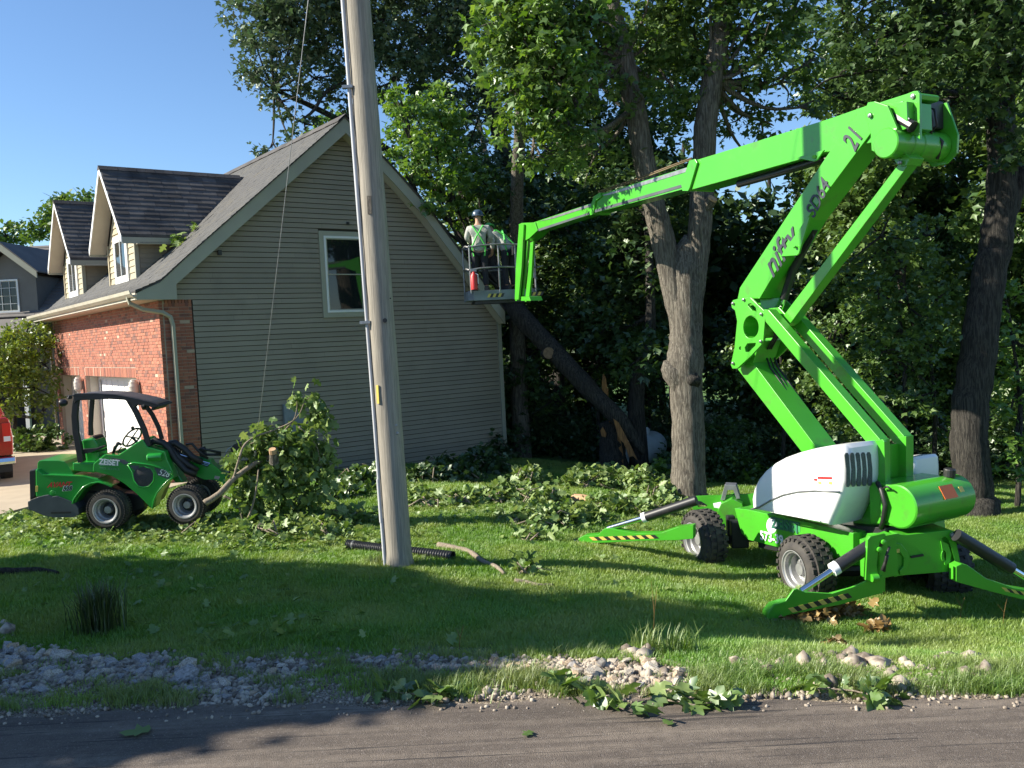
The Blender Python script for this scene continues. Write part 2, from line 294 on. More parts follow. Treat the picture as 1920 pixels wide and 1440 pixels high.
def road():
    xs=np.concatenate([np.linspace(-60,-8,14),np.arange(-7.9,9,.08),np.linspace(9.5,60,14)]); V=[];F=[]
    for x in xs:
        j=.05*math.sin(x*2.1)+.03*math.sin(x*7.3)+rng.normal()*.012; y1=float(yedge(x))+j
        V+=[(x,-9,.10),(x,y1-.05,.10),(x,y1,.076)]
    for i in range(len(xs)-1):
        for k in(0,1): F.append((3*i+k,3*i+3+k,3*i+4+k,3*i+1+k))
    m,nt,b=new_mat('asphalt'); L=nt.links.new; tc=N(nt,'ShaderNodeTexCoord')
    def ns(s,d=6,st=None,ro=.6):
        n=N(nt,'ShaderNodeTexNoise',ins={'Scale':s,'Detail':d,'Roughness':ro})
        if st:
            mp=N(nt,'ShaderNodeMapping'); mp.inputs['Scale'].default_value=st; mp.inputs['Rotation'].default_value=(0,0,.06); L(tc.outputs['Object'],mp.inputs[0]); L(mp.outputs[0],n.inputs[0])
        else: L(tc.outputs['Object'],n.inputs[0])
        return n
    def mixc(a,fac,c):
        mx=N(nt,'ShaderNodeMix',data_type='RGBA'); L(fac,mx.inputs[0]); mx.inputs[7].default_value=col(c)
        if isinstance(a,tuple): mx.inputs[6].default_value=col(a)
        else: L(a,mx.inputs[6])
        return mx.outputs[2]
    def rng_(n,a,b_,hi=1):
        r=N(nt,'ShaderNodeMapRange',ins={1:a,2:b_,3:0,4:hi}); L(n.outputs[0],r.inputs[0]); return r.outputs[0]
    c=mixc((.09,.071,.058),rng_(ns(.9),.35,.7),(.145,.116,.094)); c=mixc(c,rng_(ns(3,5,(.12,1.6,1)),.48,.68,.8),(.24,.195,.155)); c=mixc(c,rng_(ns(14,6),.45,.7,.5),(.065,.05,.04))
    c=mixc(c,rng_(ns(75,3),.58,.66,.7),(.23,.20,.18)); c=mixc(c,rng_(ns(90,2),.40,.33,.7),(.03,.026,.024))
    c=mixc(c,rng_(ns(2.2,8,(.22,9,1),.75),.575,.60,.9),(.03,.025,.024))   # tar drag marks along the road
    c=mixc(c,rng_(ns(21,2),.735,.75,.8),(.36,.32,.27))
    L(c,b.inputs['Base Color']); b.inputs['Roughness'].default_value=.85
    bp=N(nt,'ShaderNodeBump',ins={'Strength':1,'Distance':.012}); L(ns(120,4).outputs[0],bp.inputs['Height']); L(bp.outputs[0],b.inputs['Normal'])
    me=bpy.data.meshes.new('road'); me.from_pydata(V,[],F); tag(link('road',me,m),'brown grey asphalt road along the foot of the picture','road',kind='structure')
road()
HC=np.array([-7.07,18.,0.]); HY=.648; HU=np.array([math.cos(HY),math.sin(HY),0]); HV=np.array([-math.sin(HY),math.cos(HY),0]); ZZ=np.array([0,0,1.])
def H(t,v,z): return HC+HU*t+HV*v+ZZ*z
mb=MB(); A=[gpick(-500,985,.05),gpick(0,966,.05),gpick(60,950,.05),gpick(200,938,.05),gpick(320,915,.05),H(.3,-.2,.05),H(.3,14,.05),H(-2,26,.05),gpick(-900,800,.05)]
mb.prism([(p[0],p[1],.07) for p in A],(0,0,-.25)); tag(mb.build('driveway',M_conc),'pale concrete driveway in front of the brick garage','driveway',kind='structure')

# ================= GARAGE HOUSE =================
hs=thing('house','house gable end in tan siding with brick garage front and two dormers','house',H(0,0,-.3))
SLL=[(-.52,3.98),(-.03,4.19),(.5,4.66),(4.25,7.86)]; SLR=[(4.25,7.86),(5.46,6.78),(6.29,5.98),(6.72,5.47),(7.1,5.03),(7.6,4.44),(8.5,3.40)]
def roofz(t):
    P=SLL+SLR[1:]; return float(np.interp(t,[p[0] for p in P],[p[1] for p in P]))
def tat(z,left): # t of the roof line at height z
    P=SLL if left else SLR[::-1]
    return float(np.interp(z,[p[1] for p in P],[p[0] for p in P]))
FW_=11.2; GW=8.56
mb=MB()
mb.prism([H(.02,.03,-.9),H(GW-.02,.03,-.9),H(GW-.02,.03,3.3),*[H(t,.03,z-.16) for t,z in SLR[::-1] if t<GW-.1],H(.6,.03,4.5),H(.02,.03,3.9)],HV*.15)
mb.prism([H(GW-.2,.2,-.9),H(GW-.02,.2,-.9),H(GW-.02,.2,3.3),H(GW-.2,.2,3.3)],HV*(FW_-.3)); mb.build('wall_core',mat('gap_shade_core',(.05,.045,.035),.9),hs)  # core coloured near black to paint the shade in the gaps between siding boards
MB().box(H(GW/2,.08,-.72),GW+.02,.2,.74,HU).build('foundation',M_found,hs)
z=-.33; LP=.1115
while z<7.5:
    zt=z+LP; l=.68 if z<3.72 else tat(z+.1,True)+.12; r_=GW-.1 if z<3.3 else min(GW-.1,tat(z+.1,False)-.1); l=max(l,.02)
    for l,r_ in (((l,3.58),(4.78,r_)) if (zt>3.36 and z<5.29) else ((l,r_),)):
        if r_-l<.1: continue
        j_=l+(r_-l)*random.uniform(.2,.8) if r_-l>2.5 else None
        for l,r_ in (((l,j_-.001),(j_+.001,r_)) if j_ else ((l,r_),)):
          b0=.022+random.uniform(-.0025,.0025); MB().add([H(l,-b0,z+.013),H(r_,-b0,z+.013),H(r_,-.006,zt),H(l,-.006,zt),H(l,.02,z+.013),H(r_,.02,z+.013)],[(0,1,2,3),(4,5,1,0)]).build('siding_board',M_sid,hs,fix=False)
    z=zt
mb=MB(); mb.box(H(GW-.04,-.012,1.46),.11,.06,3.6,HU); mb.build('corner_trim',M_trim,hs)
# gable window
def window(parent,cx,cz,w_,h_,fr,uh,base,trimw=.1,trimM=None,depth=.03,two=True,vert=False):
    """sash window in the plane through base(t,z); uh = outward offset direction"""
    def B(t,z,o): return base(t,z)+uh*o
    def rim(name,x0,x1,z0,z1,wd,o,th,m,bt=None):
        return MB().prism([B(x0,z0,o),B(x1,z0,o),B(x1,z1,o),B(x0,z1,o)],-uh*th,[[B(x0+wd,z0+(bt or wd),o),B(x1-wd,z0+(bt or wd),o),B(x1-wd,z1-wd,o),B(x0+wd,z1-wd,o)]]).build(name,m,parent,bev=.003)
    x0,x1,z0,z1=cx-w_/2,cx+w_/2,cz-h_/2,cz+h_/2
    if trimM: rim('window_casing',x0-trimw,x1+trimw,z0-trimw,z1+trimw,trimw,.045,.06,trimM)
    f=rim('window_frame',x0+.001,x1-.001,z0+.001,z1-.001,fr,.055,.08,M_wtrim)
    if vert: halves=[(x0+fr,cx+.012,z0+fr,z1-fr,.036),(cx-.012,x1-fr,z0+fr,z1-fr,.046)]
    else: halves=[(x0+fr,x1-fr,cz-.015,z1-fr,.044),(x0+fr,x1-fr,z0+fr,cz+.02,.028)]
    for a,b_,c,d,o in halves:
        s=rim('sash',a,b_,c,d,.028,o,.025,M_wtrim if vert else M_trim); MB().prism([B(a+.02,c+.02,o-.012),B(b_-.02,c+.02,o-.012),B(b_-.02,d-.02,o-.012),B(a+.02,d-.02,o-.012)],-uh*.005).build('pane',M_glass,s)
    MB().prism([B(x0+fr,z0+fr,-.01),B(x1-fr,z0+fr,-.01),B(x1-fr,z1-fr,-.01),B(x0+fr,z1-fr,-.01)],-uh*.01).build('window_backing',M_dark,parent)
window(hs,4.18,4.33,.98,1.74,.05,-HV,lambda t,z:H(t,0,z),.11,M_trim)
MB().box(H(2.7,-.07,1.02),.46,.1,.9,HU).build('electric_box',M_grey,hs,bev=.01)
for t,z,s in ((4.32,5.5,.03),(1.3,4.78,.05)): MB().box(H(t,-.05,z),s*1.5,.06,s*2,HU).build('cable_hook',M_black,hs)
# rake boards, soffit, roofs
def rakepts(P,w_): return [H(t,-.33,z-.03) for t,z in P]+[H(t,-.33,z-.03-w_) for t,z in P[::-1]]
lp=[(-.03,4.19),(.5,4.66),(4.25,7.86)]
MB().prism([H(-.5,-.33,3.93),H(-.03,-.33,4.14),H(.5,-.33,4.62),H(4.25,-.33,7.82),H(4.25,-.33,7.48),H(.28,-.33,4.10),H(.28,-.33,3.80),H(-.5,-.33,3.80)],HV*.035).build('rake_board',M_trim,hs)
MB().prism(rakepts(SLR,.33),HV*.035).build('rake_board',M_trim,hs)
mb=MB()
for P in(SLL[1:],SLR):
    for (a,b_),(c,d) in zip(P,P[1:]): mb.prism([H(a,-.29,b_-.34),H(c,-.29,d-.34),H(c,-.29,d-.30),H(a,-.29,b_-.30)],HV*.30)
mb.build('rake_soffit',M_soff,hs)
mb=MB(); L_=[(t,z-.005) for t,z in SLL]; Rr=[(t,z-.005) for t,z in SLR]; pr=L_+Rr[1:]
mb.prism([H(t,-.36,z) for t,z in pr]+[H(t,-.36,z-.03) for t,z in pr[::-1]],HV*(FW_+.7)); mb.build('roof_deck',M_shi[0],hs)
MB().prism([H(-.5,-.3,3.80),H(.02,-.3,3.80),H(.02,-.3,3.83),H(-.5,-.3,3.83)],HV*(FW_+.6)).build('eave_soffit',M_soff,hs)
# main roof shingle tabs
mb=MB()
def tabs_on(mb,prof,v0,v1,exp=.14,tw=.305,flip=1):
    d=[0]
    for (a,b_),(c,e) in zip(prof,prof[1:]): d.append(d[-1]+math.hypot(c-a,e-b_))
    n=int(d[-1]/exp)
    at=lambda s:(np.interp(s,d,[p[0] for p in prof]),np.interp(s,d,[p[1] for p in prof]))
    for i in range(n):
        (ta,za),(tb,zb)=at(i*exp),at(min(d[-1],(i+1.02)*exp)); o=random.uniform(0,tw); v=v0-o
        while v<v1:
            a=max(v,v0); b_=min(v+tw-.006,v1); v+=tw
            if b_-a<.03: continue
            h=.010+random.uniform(0,.004); k=random.uniform(-.004,.004)
            mb.add([H(ta,a,za+h+k),H(ta,b_,za+h+k),H(tb,b_,zb+.002),H(tb,a,zb+.002),H(ta,a,za-.004),H(ta,b_,za-.004)],[(0,1,2,3),(4,5,1,0),(4,0,3),(5,2,1)])
tabs_on(mb,[(t,z) for t,z in SLL],-.38,FW_+.3); mb.build('shingle_courses',M_shim,hs,kind='stuff',fix=False)
mb=MB(); tabs_on(mb,SLR[::-1],-.38,FW_+.3,.28,.6); mb.build('rear_shingle_courses',M_shim,hs,kind='stuff',fix=False)
mb=MB()
for i in range(52):
    v=-.4+i*.225; mb.prism([H(4.05,v,7.72+.004*(i%3)),H(4.25,v,7.895),H(4.45,v,7.70),H(4.45,v,7.72),H(4.25,v,7.915),H(4.05,v,7.74)],HV*.22)
mb.build('ridge_cap',M_shi[1],hs)
# gutters and downspouts
pf=[(-.50,3.86),(-.56,3.86),(-.62,3.92),(-.635,3.985),(-.62,3.985),(-.60,3.93),(-.55,3.88),(-.50,3.88)]
MB().prism([H(t,-.34,z) for t,z in pf],HV*(FW_+.65)).build('gutter',M_gut,hs); MB().box(H(-.505,5.6,3.9),.02,FW_+.6,.18,HU).build('fascia_board',M_soff,hs)
def ds(name,path,w_=.078):
    mb=MB(); mb.tube(path,[w_*.62]*len(path),4); mb.build(name,M_trim,hs,bev=.006)
def Hs(L): return [H(*p) for p in L]
ds('downspout',Hs([(-.55,.12,3.88),(-.52,.1,3.75),(-.3,-.03,3.62),(.05,-.09,3.55),(.19,-.09,3.46),(.23,-.09,3.3),(.24,-.09,.3)]))
ds('downspout',Hs([(-.55,FW_+.2,3.88),(-.5,FW_+.15,3.7),(-.2,FW_+.06,3.55),(-.08,FW_+.06,3.4),(-.08,FW_+.06,.2)]),.07)
# brick front: masonry core with openings, every brick its own block
DO=[(2.1,7.2,2.2),(7.9,10.75,2.2)]
def rect(a,b_,c,d,t): return [H(t,a,c),H(t,b_,c),H(t,b_,d),H(t,a,d)]
MB().prism(rect(.01,FW_-.01,-.4,3.84,.012),HU*.1,[rect(a,b_,-.39 if 0 else .0,h,.012) for a,b_,h in DO]).build('mortar_bed',M_mort,hs)
MB().prism([H(.012,.012,-.6),H(.66,.012,-.6),H(.66,.012,3.74),H(.012,.012,3.74)],HV*.1).build('mortar_bed',M_mort,hs)
BL,BH=.203,.0677; bricks=[]
def brick_run(fn,a,b_,z,odd,axis,nrm,opens):
    x=a-(BL/2 if odd else 0)
    while x<b_-.02:
        l=max(x,a); r_=min(x+BL-.010,b_); x+=BL
        segs=[(l,r_)]
        for oa,ob,oz in opens:
            if z<oz: segs=[q for s0,s1 in segs for q in (((s0,min(s1,oa)),(max(s0,ob),s1)) if s1>oa and s0<ob else ((s0,s1),)) if q[1]-q[0]>.03]
        for s0,s1 in segs:
            if s1-s0>.03: bricks.append((fn((s0+s1)/2,z+BH/2),s1-s0,axis,nrm))
nrow=int((3.84+.2)/BH)
for i in range(nrow):
    z=-.2+i*BH
    ops=[(a-.02,b_+.02,2.40) if True else 0 for a,b_,h in DO]
    brick_run(lambda v,zz:H(0,v,zz),0,FW_,z,i%2,HV,-HU,ops)
    if z<3.66: brick_run(lambda t,zz:H(t,0,zz),.1,.66,z,(i+1)%2,HU,-HV,[])
for a,b_,h in DO:   # soldier course over each opening, and the brick returns of the piers
    v=a-.02
    while v<b_+.01: bricks.append((H(0,v+.033,h+.115),.058,HV,-HU,.215)); v+=.0677
    for i in range(int(2.4/BH)): bricks.append((H(.052,b_+.004,i*BH+BH/2),.095,HU,-HV))
t=.12
while t<.64: bricks.append((H(t+.033,0,3.69+.05),.057,HU,-HV,.14)); t+=.0677
def brick_mb(c,l,ax,nrm,h=None,mb=None,j=0):
    mb=mb or MB(); return mb.box(np.array(c)+np.array(nrm)*(j-.035),l,.07,(h or BH-.010),ax)
bricks.sort(key=lambda b:np.linalg.norm(b[0]-EYE)+(0 if len(b)<5 else 0))
front=[b for b in bricks if b[3] is not None and abs(np.dot(b[3],-HU))>.9]; side=[b for b in bricks if abs(np.dot(b[3],-HU))<=.9]
singles=front[:230]+side[:60]; sid=set(id(b) for b in singles); rest=[b for b in bricks if id(b) not in sid]
def pickbrick(): return random.choices([0,1,2,3],[60,18,20,2])[0]
BM={}
for b in singles:
    k=(round(b[1],2),len(b)>4,abs(np.dot(b[3],-HU))>.9,pickbrick())
    c=np.array(b[0])+np.array(b[3])*random.uniform(-.003,.003)
    if k not in BM:
        me=bpy.data.meshes.new('brick'); q=MB(); brick_mb((0,0,0),b[1],b[2],b[3],b[4] if len(b)>4 else None,q); me.from_pydata(q.v,[],q.f); me.materials.append(M_br[k[3]]); BM[k]=me
    o=bpy.data.objects.new('brick',BM[k]); COL.objects.link(o); o.parent=hs; o.location=tuple(c-np.array(ORG[hs.name]))
gs=[MB() for _ in M_br]
for b in rest: brick_mb(b[0],b[1],b[2],b[3],b[4] if len(b)>4 else None,gs[pickbrick()],random.uniform(-.003,.003))
for g,m in zip(gs,M_br): g.build('brickwork',m,hs,kind='stuff',fix=False)
# garage doors in recesses
for a,b_,h in DO:
    q=MB(); q.box(H(.22,b_-.004,h/2),.24,.02,h,HU); q.box(H(.22,a+.004,h/2),.24,.02,h,HU); q.box(H(.22,(a+b_)/2,h-.01),.24,b_-a-.04,.02,HU); q.build('door_jamb',M_jamb,hs)
    q=MB(); q.box(H(.33,b_-.06,h/2-.01),.03,.11,h-.03,HU); q.box(H(.33,a+.06,h/2-.01),.03,.11,h-.03,HU); q.box(H(.33,(a+b_)/2,h-.07),.032,b_-a-.24,.1,HU); q.build('brick_mould',M_wtrim,hs)
    dr=MB().box(H(.39,(a+b_)/2,h/2),.04,b_-a-.04,h-.04,HU).build('garage_door',M_door,hs)
    for k in range(4):
        nn=8 if b_-a>4 else 4; pw=(b_-a-.2)/nn
        for j in range(nn): MB().box(H(.366,a+.1+pw*(j+.5),.08+.53*k+.26),.02,pw-.12,.36,HU).build('panel',M_door,dr,bev=.008)
for v in (1.88,7.55,10.98): # wall lanterns
    lt=thing('wall_lantern',{1.88:'pale barrel shaped wall lantern on brick right of the near garage door',7.55:'pale barrel shaped wall lantern on the pier between the garage doors',10.98:'pale barrel shaped wall lantern at the far left corner of the brick front'}[v],'lamp',H(-.1,v,1.75),'lanterns beside the garage doors')
    q=MB(); q.lathe(H(-.12,v,1.75),(0,0,1),[(.0,.025),(.04,.04),(.06,.06),(.065,.085),(.14,.108),(.23,.115),(.31,.108),(.315,.095),(.38,.095),(.385,.07),(.42,.065),(.43,.02)],20); q.build('shade',M_lampw,lt,smooth='auto')
    for k in (.10,.18,.26): MB().lathe(H(-.12,v,1.75+k),(0,0,1),[(0,.105),(.0,.120),(.014,.120),(.014,.105)],20).build('rim',M_lampw,lt,smooth='auto')
    MB().lathe(H(-.12,v,1.62),(0,0,1),[(0,.02),(.03,.045),(.08,.04),(.13,.05)],14).build('finial',M_lampw,lt,smooth='auto'); MB().box(H(-.0,v,1.95),.04,.1,.2,HU).build('bracket',M_lampw,lt)
# dormers
def dormer(vc,near):
    d=MB().prism([H(.27,vc-1.2,4.1),H(.27,vc+1.2,4.1),H(.27,vc+1.2,5.36),H(.27,vc,6.75),H(.27,vc-1.2,5.36)],HU*.06).build('dormer',M_sidd,hs)
    q=MB()
    for s in(-1,1): q.prism([H(.33,vc+s*1.19,4.2),H(.33,vc+s*1.19,5.36),H(1.6,vc+s*1.19,5.36)],-HV*s*.05)
    q.build('dormer_cheek_core',M_sid,d)
    z=4.3
    while z<6.6:   # lapped boards on the front
        zt=z+.145; hw=1.15 if z<5.3 else max(.08,1.2*(6.75-z)/1.39-.1)
        if z<5.46:
            sg=[(vc-hw,vc-.62),(vc+.62,vc+hw)]
        else: sg=[(vc-hw,vc+hw)]
        for a,b_ in sg: MB().add([H(.245,a,z),H(.245,b_,z),H(.266,b_,zt),H(.266,a,zt),H(.28,a,z),H(.28,b_,z)],[(0,1,2,3),(4,5,1,0)]).build('dormer_board',M_sidd,d,fix=False)
        z=zt
    z=4.45
    while z<5.34:
        t1=(z-4.19)/.855-.03; zt=z+.111
        if t1>.36: MB().add([H(.34,vc-1.215,z),H(t1,vc-1.215,z),H(t1+.1,vc-1.197,zt),H(.34,vc-1.197,zt),H(.34,vc-1.19,z),H(t1,vc-1.19,z)],[(0,1,2,3),(4,5,1,0)]).build('cheek_board',M_sid,d,fix=False)
        z=zt
    for s in(-1,1): MB().box(H(.27,vc+s*1.2,4.85),.09,.07,1.1,HU).build('dormer_corner_trim',M_trim if s<0 else M_sidd,d)
    window(d,vc+.0,4.98,1.06,.98,.06,-HU,lambda t,z:H(.26,t,z),.07,M_wtrim,vert=True)
    # roof slabs with valley cut
    AP,EV,HWd=7.10,5.36,1.56
    for s in(-1,1):
        ta=-.1; tr=lambda z:(z-4.19)/.855-.02
        pts=[H(ta,vc,AP),H(tr(AP),vc,AP),H(tr(EV),vc+s*HWd,EV),H(ta,vc+s*HWd,EV)]
        MB().prism(pts,(0,0,-.05)).build('dormer_roof',M_shi[0],d)
        MB().prism([H(ta-.02,vc,AP-.01),H(ta-.02,vc+s*HWd,EV-.01),H(ta-.02,vc+s*HWd,EV-.17),H(ta-.02,vc,AP-.14)],HU*.022).build('dormer_rake',M_wtrim,d)
        MB().prism([H(ta,vc+s*.02,AP-.12),H(ta,vc+s*(HWd-.02),EV-.14),H(.27,vc+s*(HWd-.02),EV-.14),H(.27,vc+s*.02,AP-.12)],(0,0,.02)).build('dormer_soffit',M_soff,d)
        MB().prism([H(-.1,vc+s*HWd,EV-.05),H(tr(EV)-.05,vc+s*HWd,EV-.05),H(tr(EV)-.22,vc+s*HWd,EV-.19),H(-.1,vc+s*HWd,EV-.19)],-HV*s*.025).build('dormer_fascia',M_trim,d)
        MB().prism([H(.27,vc+s*1.2,EV-.17),H(1.3,vc+s*1.2,EV-.17),H(1.3,vc+s*HWd,EV-.17),H(.27,vc+s*HWd,EV-.17)],(0,0,.02)).build('dormer_soffit',M_soff,d)
    # individual shingle tabs on the slope that faces the viewer
    n=14; 
    for i in range(n):
        f0=1-i/n; f1=1-(i+1.04)/n; z0=EV+(AP-EV)*(i/n); z1=EV+(AP-EV)*min(1,(i+1.04)/n); w0=HWd*f0; w1=HWd*max(0,f1)
        t=-.12-random.uniform(0,.35); te=(z0-4.19)/.855-.02
        while t<te-.05:
            a=max(t,-.12); b_=min(t+.33-.008,te); t+=.33
            if b_-a<.04: continue
            h=.018+random.uniform(0,.008)
            q=MB().add([H(a,vc-w0,z0+h),H(b_,vc-w0,z0+h),H(b_,vc-w1,z1+.003),H(a,vc-w1,z1+.003),H(a,vc-w0-.002,z0-.012),H(b_,vc-w0-.002,z0-.012)],[(0,1,2,3),(4,5,1,0),(4,0,3),(5,2,1)])
            q.build('shingle',random.choice(M_shi),d,fix=False)
    q=MB()
    for i in range(16): q.prism([H(-.13+i*.21,vc-.1,AP-.07+.003*(i%2)),H(-.13+i*.21,vc,AP+.035),H(-.13+i*.21,vc+.1,AP-.07)],HU*.205)
    q.build('dormer_ridge_cap',M_shi[1],d)
dormer(3.6,True); dormer(9.0,False)
# leafy twig caught on the roof beside the dormer
tw=MB().tube([H(1.0,1.75,5.06),H(1.5,1.95,5.5),H(1.9,1.9,5.88)],[.012,.01,.005],5).build('roof_twig',M_twig); tag(tw,'small leafy twig lying on the roof beside the near dormer','twig')
leaves('leaf_cluster',LF_M,np.vstack([np.array(H(1.05,1.8,5.18))+rng.normal(size=(34,3))*.10,np.array(H(1.5,1.95,5.55))+rng.normal(size=(14,3))*.07]),.15,L_brush,tw)

# ================= NEIGHBOUR HOUSE =================
nb=thing('neighbour_house','dark grey two storey house with a gabled dormer beyond the garage','house',(-20,34,0))
M_ns=siding_mat('neighbour_siding',(.15,.14,.125)); M_nr=mat('neighbour_roof',(.16,.145,.135),.9,c2=(.12,.11,.105),scale=1.5,bump=.004,bscale=30)
MB().box((-22,38,2.0),14,7.6,4.4).build('wall',M_ns,nb)
MB().prism([(-29.5,33.6,4.3),(-29.5,38,7.45),(-29.5,42.4,4.3)],(15.2,0,0)).build('roof',M_nr,nb)
q=MB()
for i in range(26):
    yy=33.6+i*.17; zz=4.3+i*.1217; q.add([(-29.5,yy,zz+.03),(-14.3,yy,zz+.03),(-14.3,yy+.17,zz+.125),(-29.5,yy+.17,zz+.125),(-29.5,yy,zz),(-14.3,yy,zz)],[(0,1,2,3),(4,5,1,0)])
q.build('roof_courses',M_nr,nb,kind='stuff',fix=False)
MB().prism([(-20.1,33.9,3.9),(-17.9,33.9,3.9),(-17.9,33.9,5.85),(-19.0,33.9,6.75),(-20.1,33.9,5.85)],(0,4,0)).build('dormer',M_ns,nb)
for s in(-1,1):
    MB().prism([(-19.0,33.5,7.12),(-19.0+s*1.35,33.5,5.98),(-19.0+s*1.35,33.5,5.72),(-19.0,33.5,6.82)],(0,.06,0)).build('rake_board',M_trim,nb)
    MB().prism([(-19.0,33.5,7.16),(-19.0+s*1.4,33.5,5.98),(-19.0+s*1.4,33.5,5.93),(-19.0,33.5,7.10)],(0,4.2,0)).build('dormer_roof',M_nr,nb)
window(nb,-19.05,5.12,.95,1.25,.06,np.array([0,-1.,0]),lambda t,z:np.array([t,33.9,z]),.001,None)
for k in range(3):
    pass
q=MB()
for xx in(-19.21,-18.9): q.box((xx,33.845,5.12),.015,.012,1.1)
for zz in(4.82,5.42): q.box((-19.05,33.845,zz),.82,.012,.015)
q.build('muntin',M_wtrim,nb)
MB().prism([(-26,31.6,3.5),(-26,33.9,4.35),(-26,33.9,3.4)],(8.6,0,0)).build('porch_roof',M_nr,nb)
for xx in(-20.2,-18.6,-17.5): MB().box((xx,31.9,1.75),.14,.14,3.5).build('porch_post',M_wtrim,nb)
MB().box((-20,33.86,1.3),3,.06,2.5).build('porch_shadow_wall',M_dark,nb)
# ================= UTILITY POLE =================
def P3(x,y,z): return np.array([x,y,z],float)
gp=gz(-1.54,11.12)
up=thing('utility_pole','weathered grey timber utility pole standing on the lawn before the gable wall','utility pole',(-1.54,11.12,gp))
path=[P3(-1.54-.018*z,11.12,z) for z in np.linspace(-.3,11.5,60)]
q=MB(); q.tube(path,[.168-.0022*i*.2+random.uniform(-.002,.002)+(.018 if i<2 else 0) for i in range(60)],26,wob=.012); q.build('pole_shaft',M_pole,up,smooth=True)
def polex(z): return -1.54-.018*z
q=MB(); q.tube([P3(polex(z)-.175,11.05,z) for z in(-.2,.55)],.022,12); q.tube([P3(polex(z)-.172,11.05,z) for z in(1.05,4.1,4.25,9)],[.022,.022,.026,.026],12); q.tube([P3(polex(z)-.18,11.05,z) for z in(.5,1.05)],.024,12); q.build('conduit',M_conduit,up,smooth='auto')
for z in(3.02,5.9): MB().box((polex(z)-.19,11.03,z),.13,.06,.035).build('conduit_strap',M_steel,up)
q=MB(); q.box((polex(2.12)-.093,10.972,2.12),.035,.012,.23,ax=(.84,-.5,0)); q.build('yellow_marker',M_yel,up)
for z,x in((1.72,.10),(1.62,.11)):
    q=MB(); q.lathe((polex(z)+x,11.0,z),(.25,-1,0),[(-.02,.022),(0,.022),(.004,.017),(.012,.015),(.014,.001)],12); q.build('bolt',M_steel,up)
q=MB(); q.cyl((polex(3.02)+.06,10.99,3.03),(polex(3.02)+.07,10.93,3.03),.028,10); q.cyl((polex(3.02)+.14,11.02,3.3),(polex(3.02)+.142,11.0,3.3),.008,8); q.build('bolt',M_black,up)
q=MB(); q.box((polex(4.5)-.02,10.965,4.45),.05,.03,.22); q.build('knot_scar',M_twig,up)
# guy wire with anchor rod
an=gpick(463,985,.0); top=P3(polex(10),11.1,10)
gw=thing('guy_wire','thin steel guy wire rising from its anchor rod in the brush','wire',an)
dr=(top-an)/np.linalg.norm(top-an)
MB().tube([an+dr*1.6,top],.0055,6).build('wire_strand',M_steel,gw)
q=MB(); q.tube([an-dr*.2,an+dr*.5,an+dr*1.6],[.013,.013,.010],7); 
for k in(.62,.78,.98,1.2): q.cyl(an+dr*k,an+dr*(k+.07),.026,8)
q.build('anchor_rod',M_steel,gw)

# ================= BOOM LIFT =================
M_lt=thing('boom_lift','bright green articulated boom lift on outriggers with white engine covers','boom lift',(4.3,11.9,gz(4.3,11.9)))
LF=Frame((4.3,11.9,0),(-.47,.88))
def slab(pts,yo,th,name,m=None,parent=None,holes=(),bev=.006,smooth=False,sh=0):
    if sh: return MB().prism([p+LF.w*sh for p in LF.P(pts,yo)],LF.w*th,[[p+LF.w*sh for p in LF.P(h,yo)] for h in holes]).build(name,m or M_green,parent or M_lt,bev=bev)
    return LF.slab(pts,yo,th,holes).build(name,m or M_green,parent or M_lt,bev=bev,smooth=smooth)
X=LF.x; Wf=LF.w
# telescopic boom, three sections with collars
b1=slab([(1299,302),(1560,221),(1625,198),(1700,190),(1702,240),(1640,266),(1560,283),(1500,299),(1400,327),(1292,357)],.22,.44,'boom_section')
slab([(1279,358),(1277,346),(1292,301),(1303,298),(1307,305),(1293,352),(1290,358)],.26,.52,'boom_collar',parent=b1)
slab([(1490,296),(1545,281),(1532,300),(1526,303)],.27,.03,'cylinder_bracket',parent=b1); q=MB(); q.cyl(LF.p(1526,294,.3),LF.p(1526,294,.2),.025,12); q.build('pin',M_green,b1,bev=.003)
q=MB(); q.tube(LF.P([(1385,345),(1440,330),(1500,312),(1545,298)],.05),.055,12); q.build('boom_cylinder',M_black,b1,smooth='auto'); MB().tube(LF.P([(1545,297),(1600,283)],.05),.03,10).build('cylinder_rod',M_chr,b1,smooth='auto'); q=MB(); q.tube(LF.P([(1590,286),(1690,262)],-.1),.09,12); q.build('boom_cylinder',M_black,b1,smooth='auto')
b2=slab([(1117,367),(1290,313),(1287,353),(1109,401)],.16,.32,'boom_section')
slab([(1112,394),(1284,344),(1283,350),(1110,400)],.168,.008,'wear_strip',M_dgrey,b2,bev=0); slab([(1126,367),(1288,314),(1287,322),(1200,349),(1140,366)],.167,.007,'wear_strip',M_steel,b2,bev=0)
slab([(1106,404),(1105,392),(1113,368),(1124,361),(1128,368),(1116,378),(1112,402)],.19,.38,'boom_collar',parent=b2)
for k,o in((0,.08),(3,-.02)): MB().tube(LF.P([(1122,362-k),(1200,336-k),(1297,299-k)],o),.012,6).build('hose',mat('hose_brown',(.16,.10,.05),.6) if k==0 else MATS['hose_brown'],b2,smooth=True)
b3=slab([(1000,417),(1112,380),(1109,402),(1006,435)],.12,.24,'boom_section')
slab([(1003,431),(1108,397),(1108,401),(1005,435)],.127,.007,'wear_strip',M_dgrey,b3,bev=0); slab([(1010,415),(1111,381),(1111,386),(1040,409)],.126,.006,'wear_strip',M_steel,b3,bev=0)
slab([(972,421),(978,418),(1003,417),(1008,432),(992,447),(983,452),(977,436)],.15,.30,'jib_bracket',parent=b3)
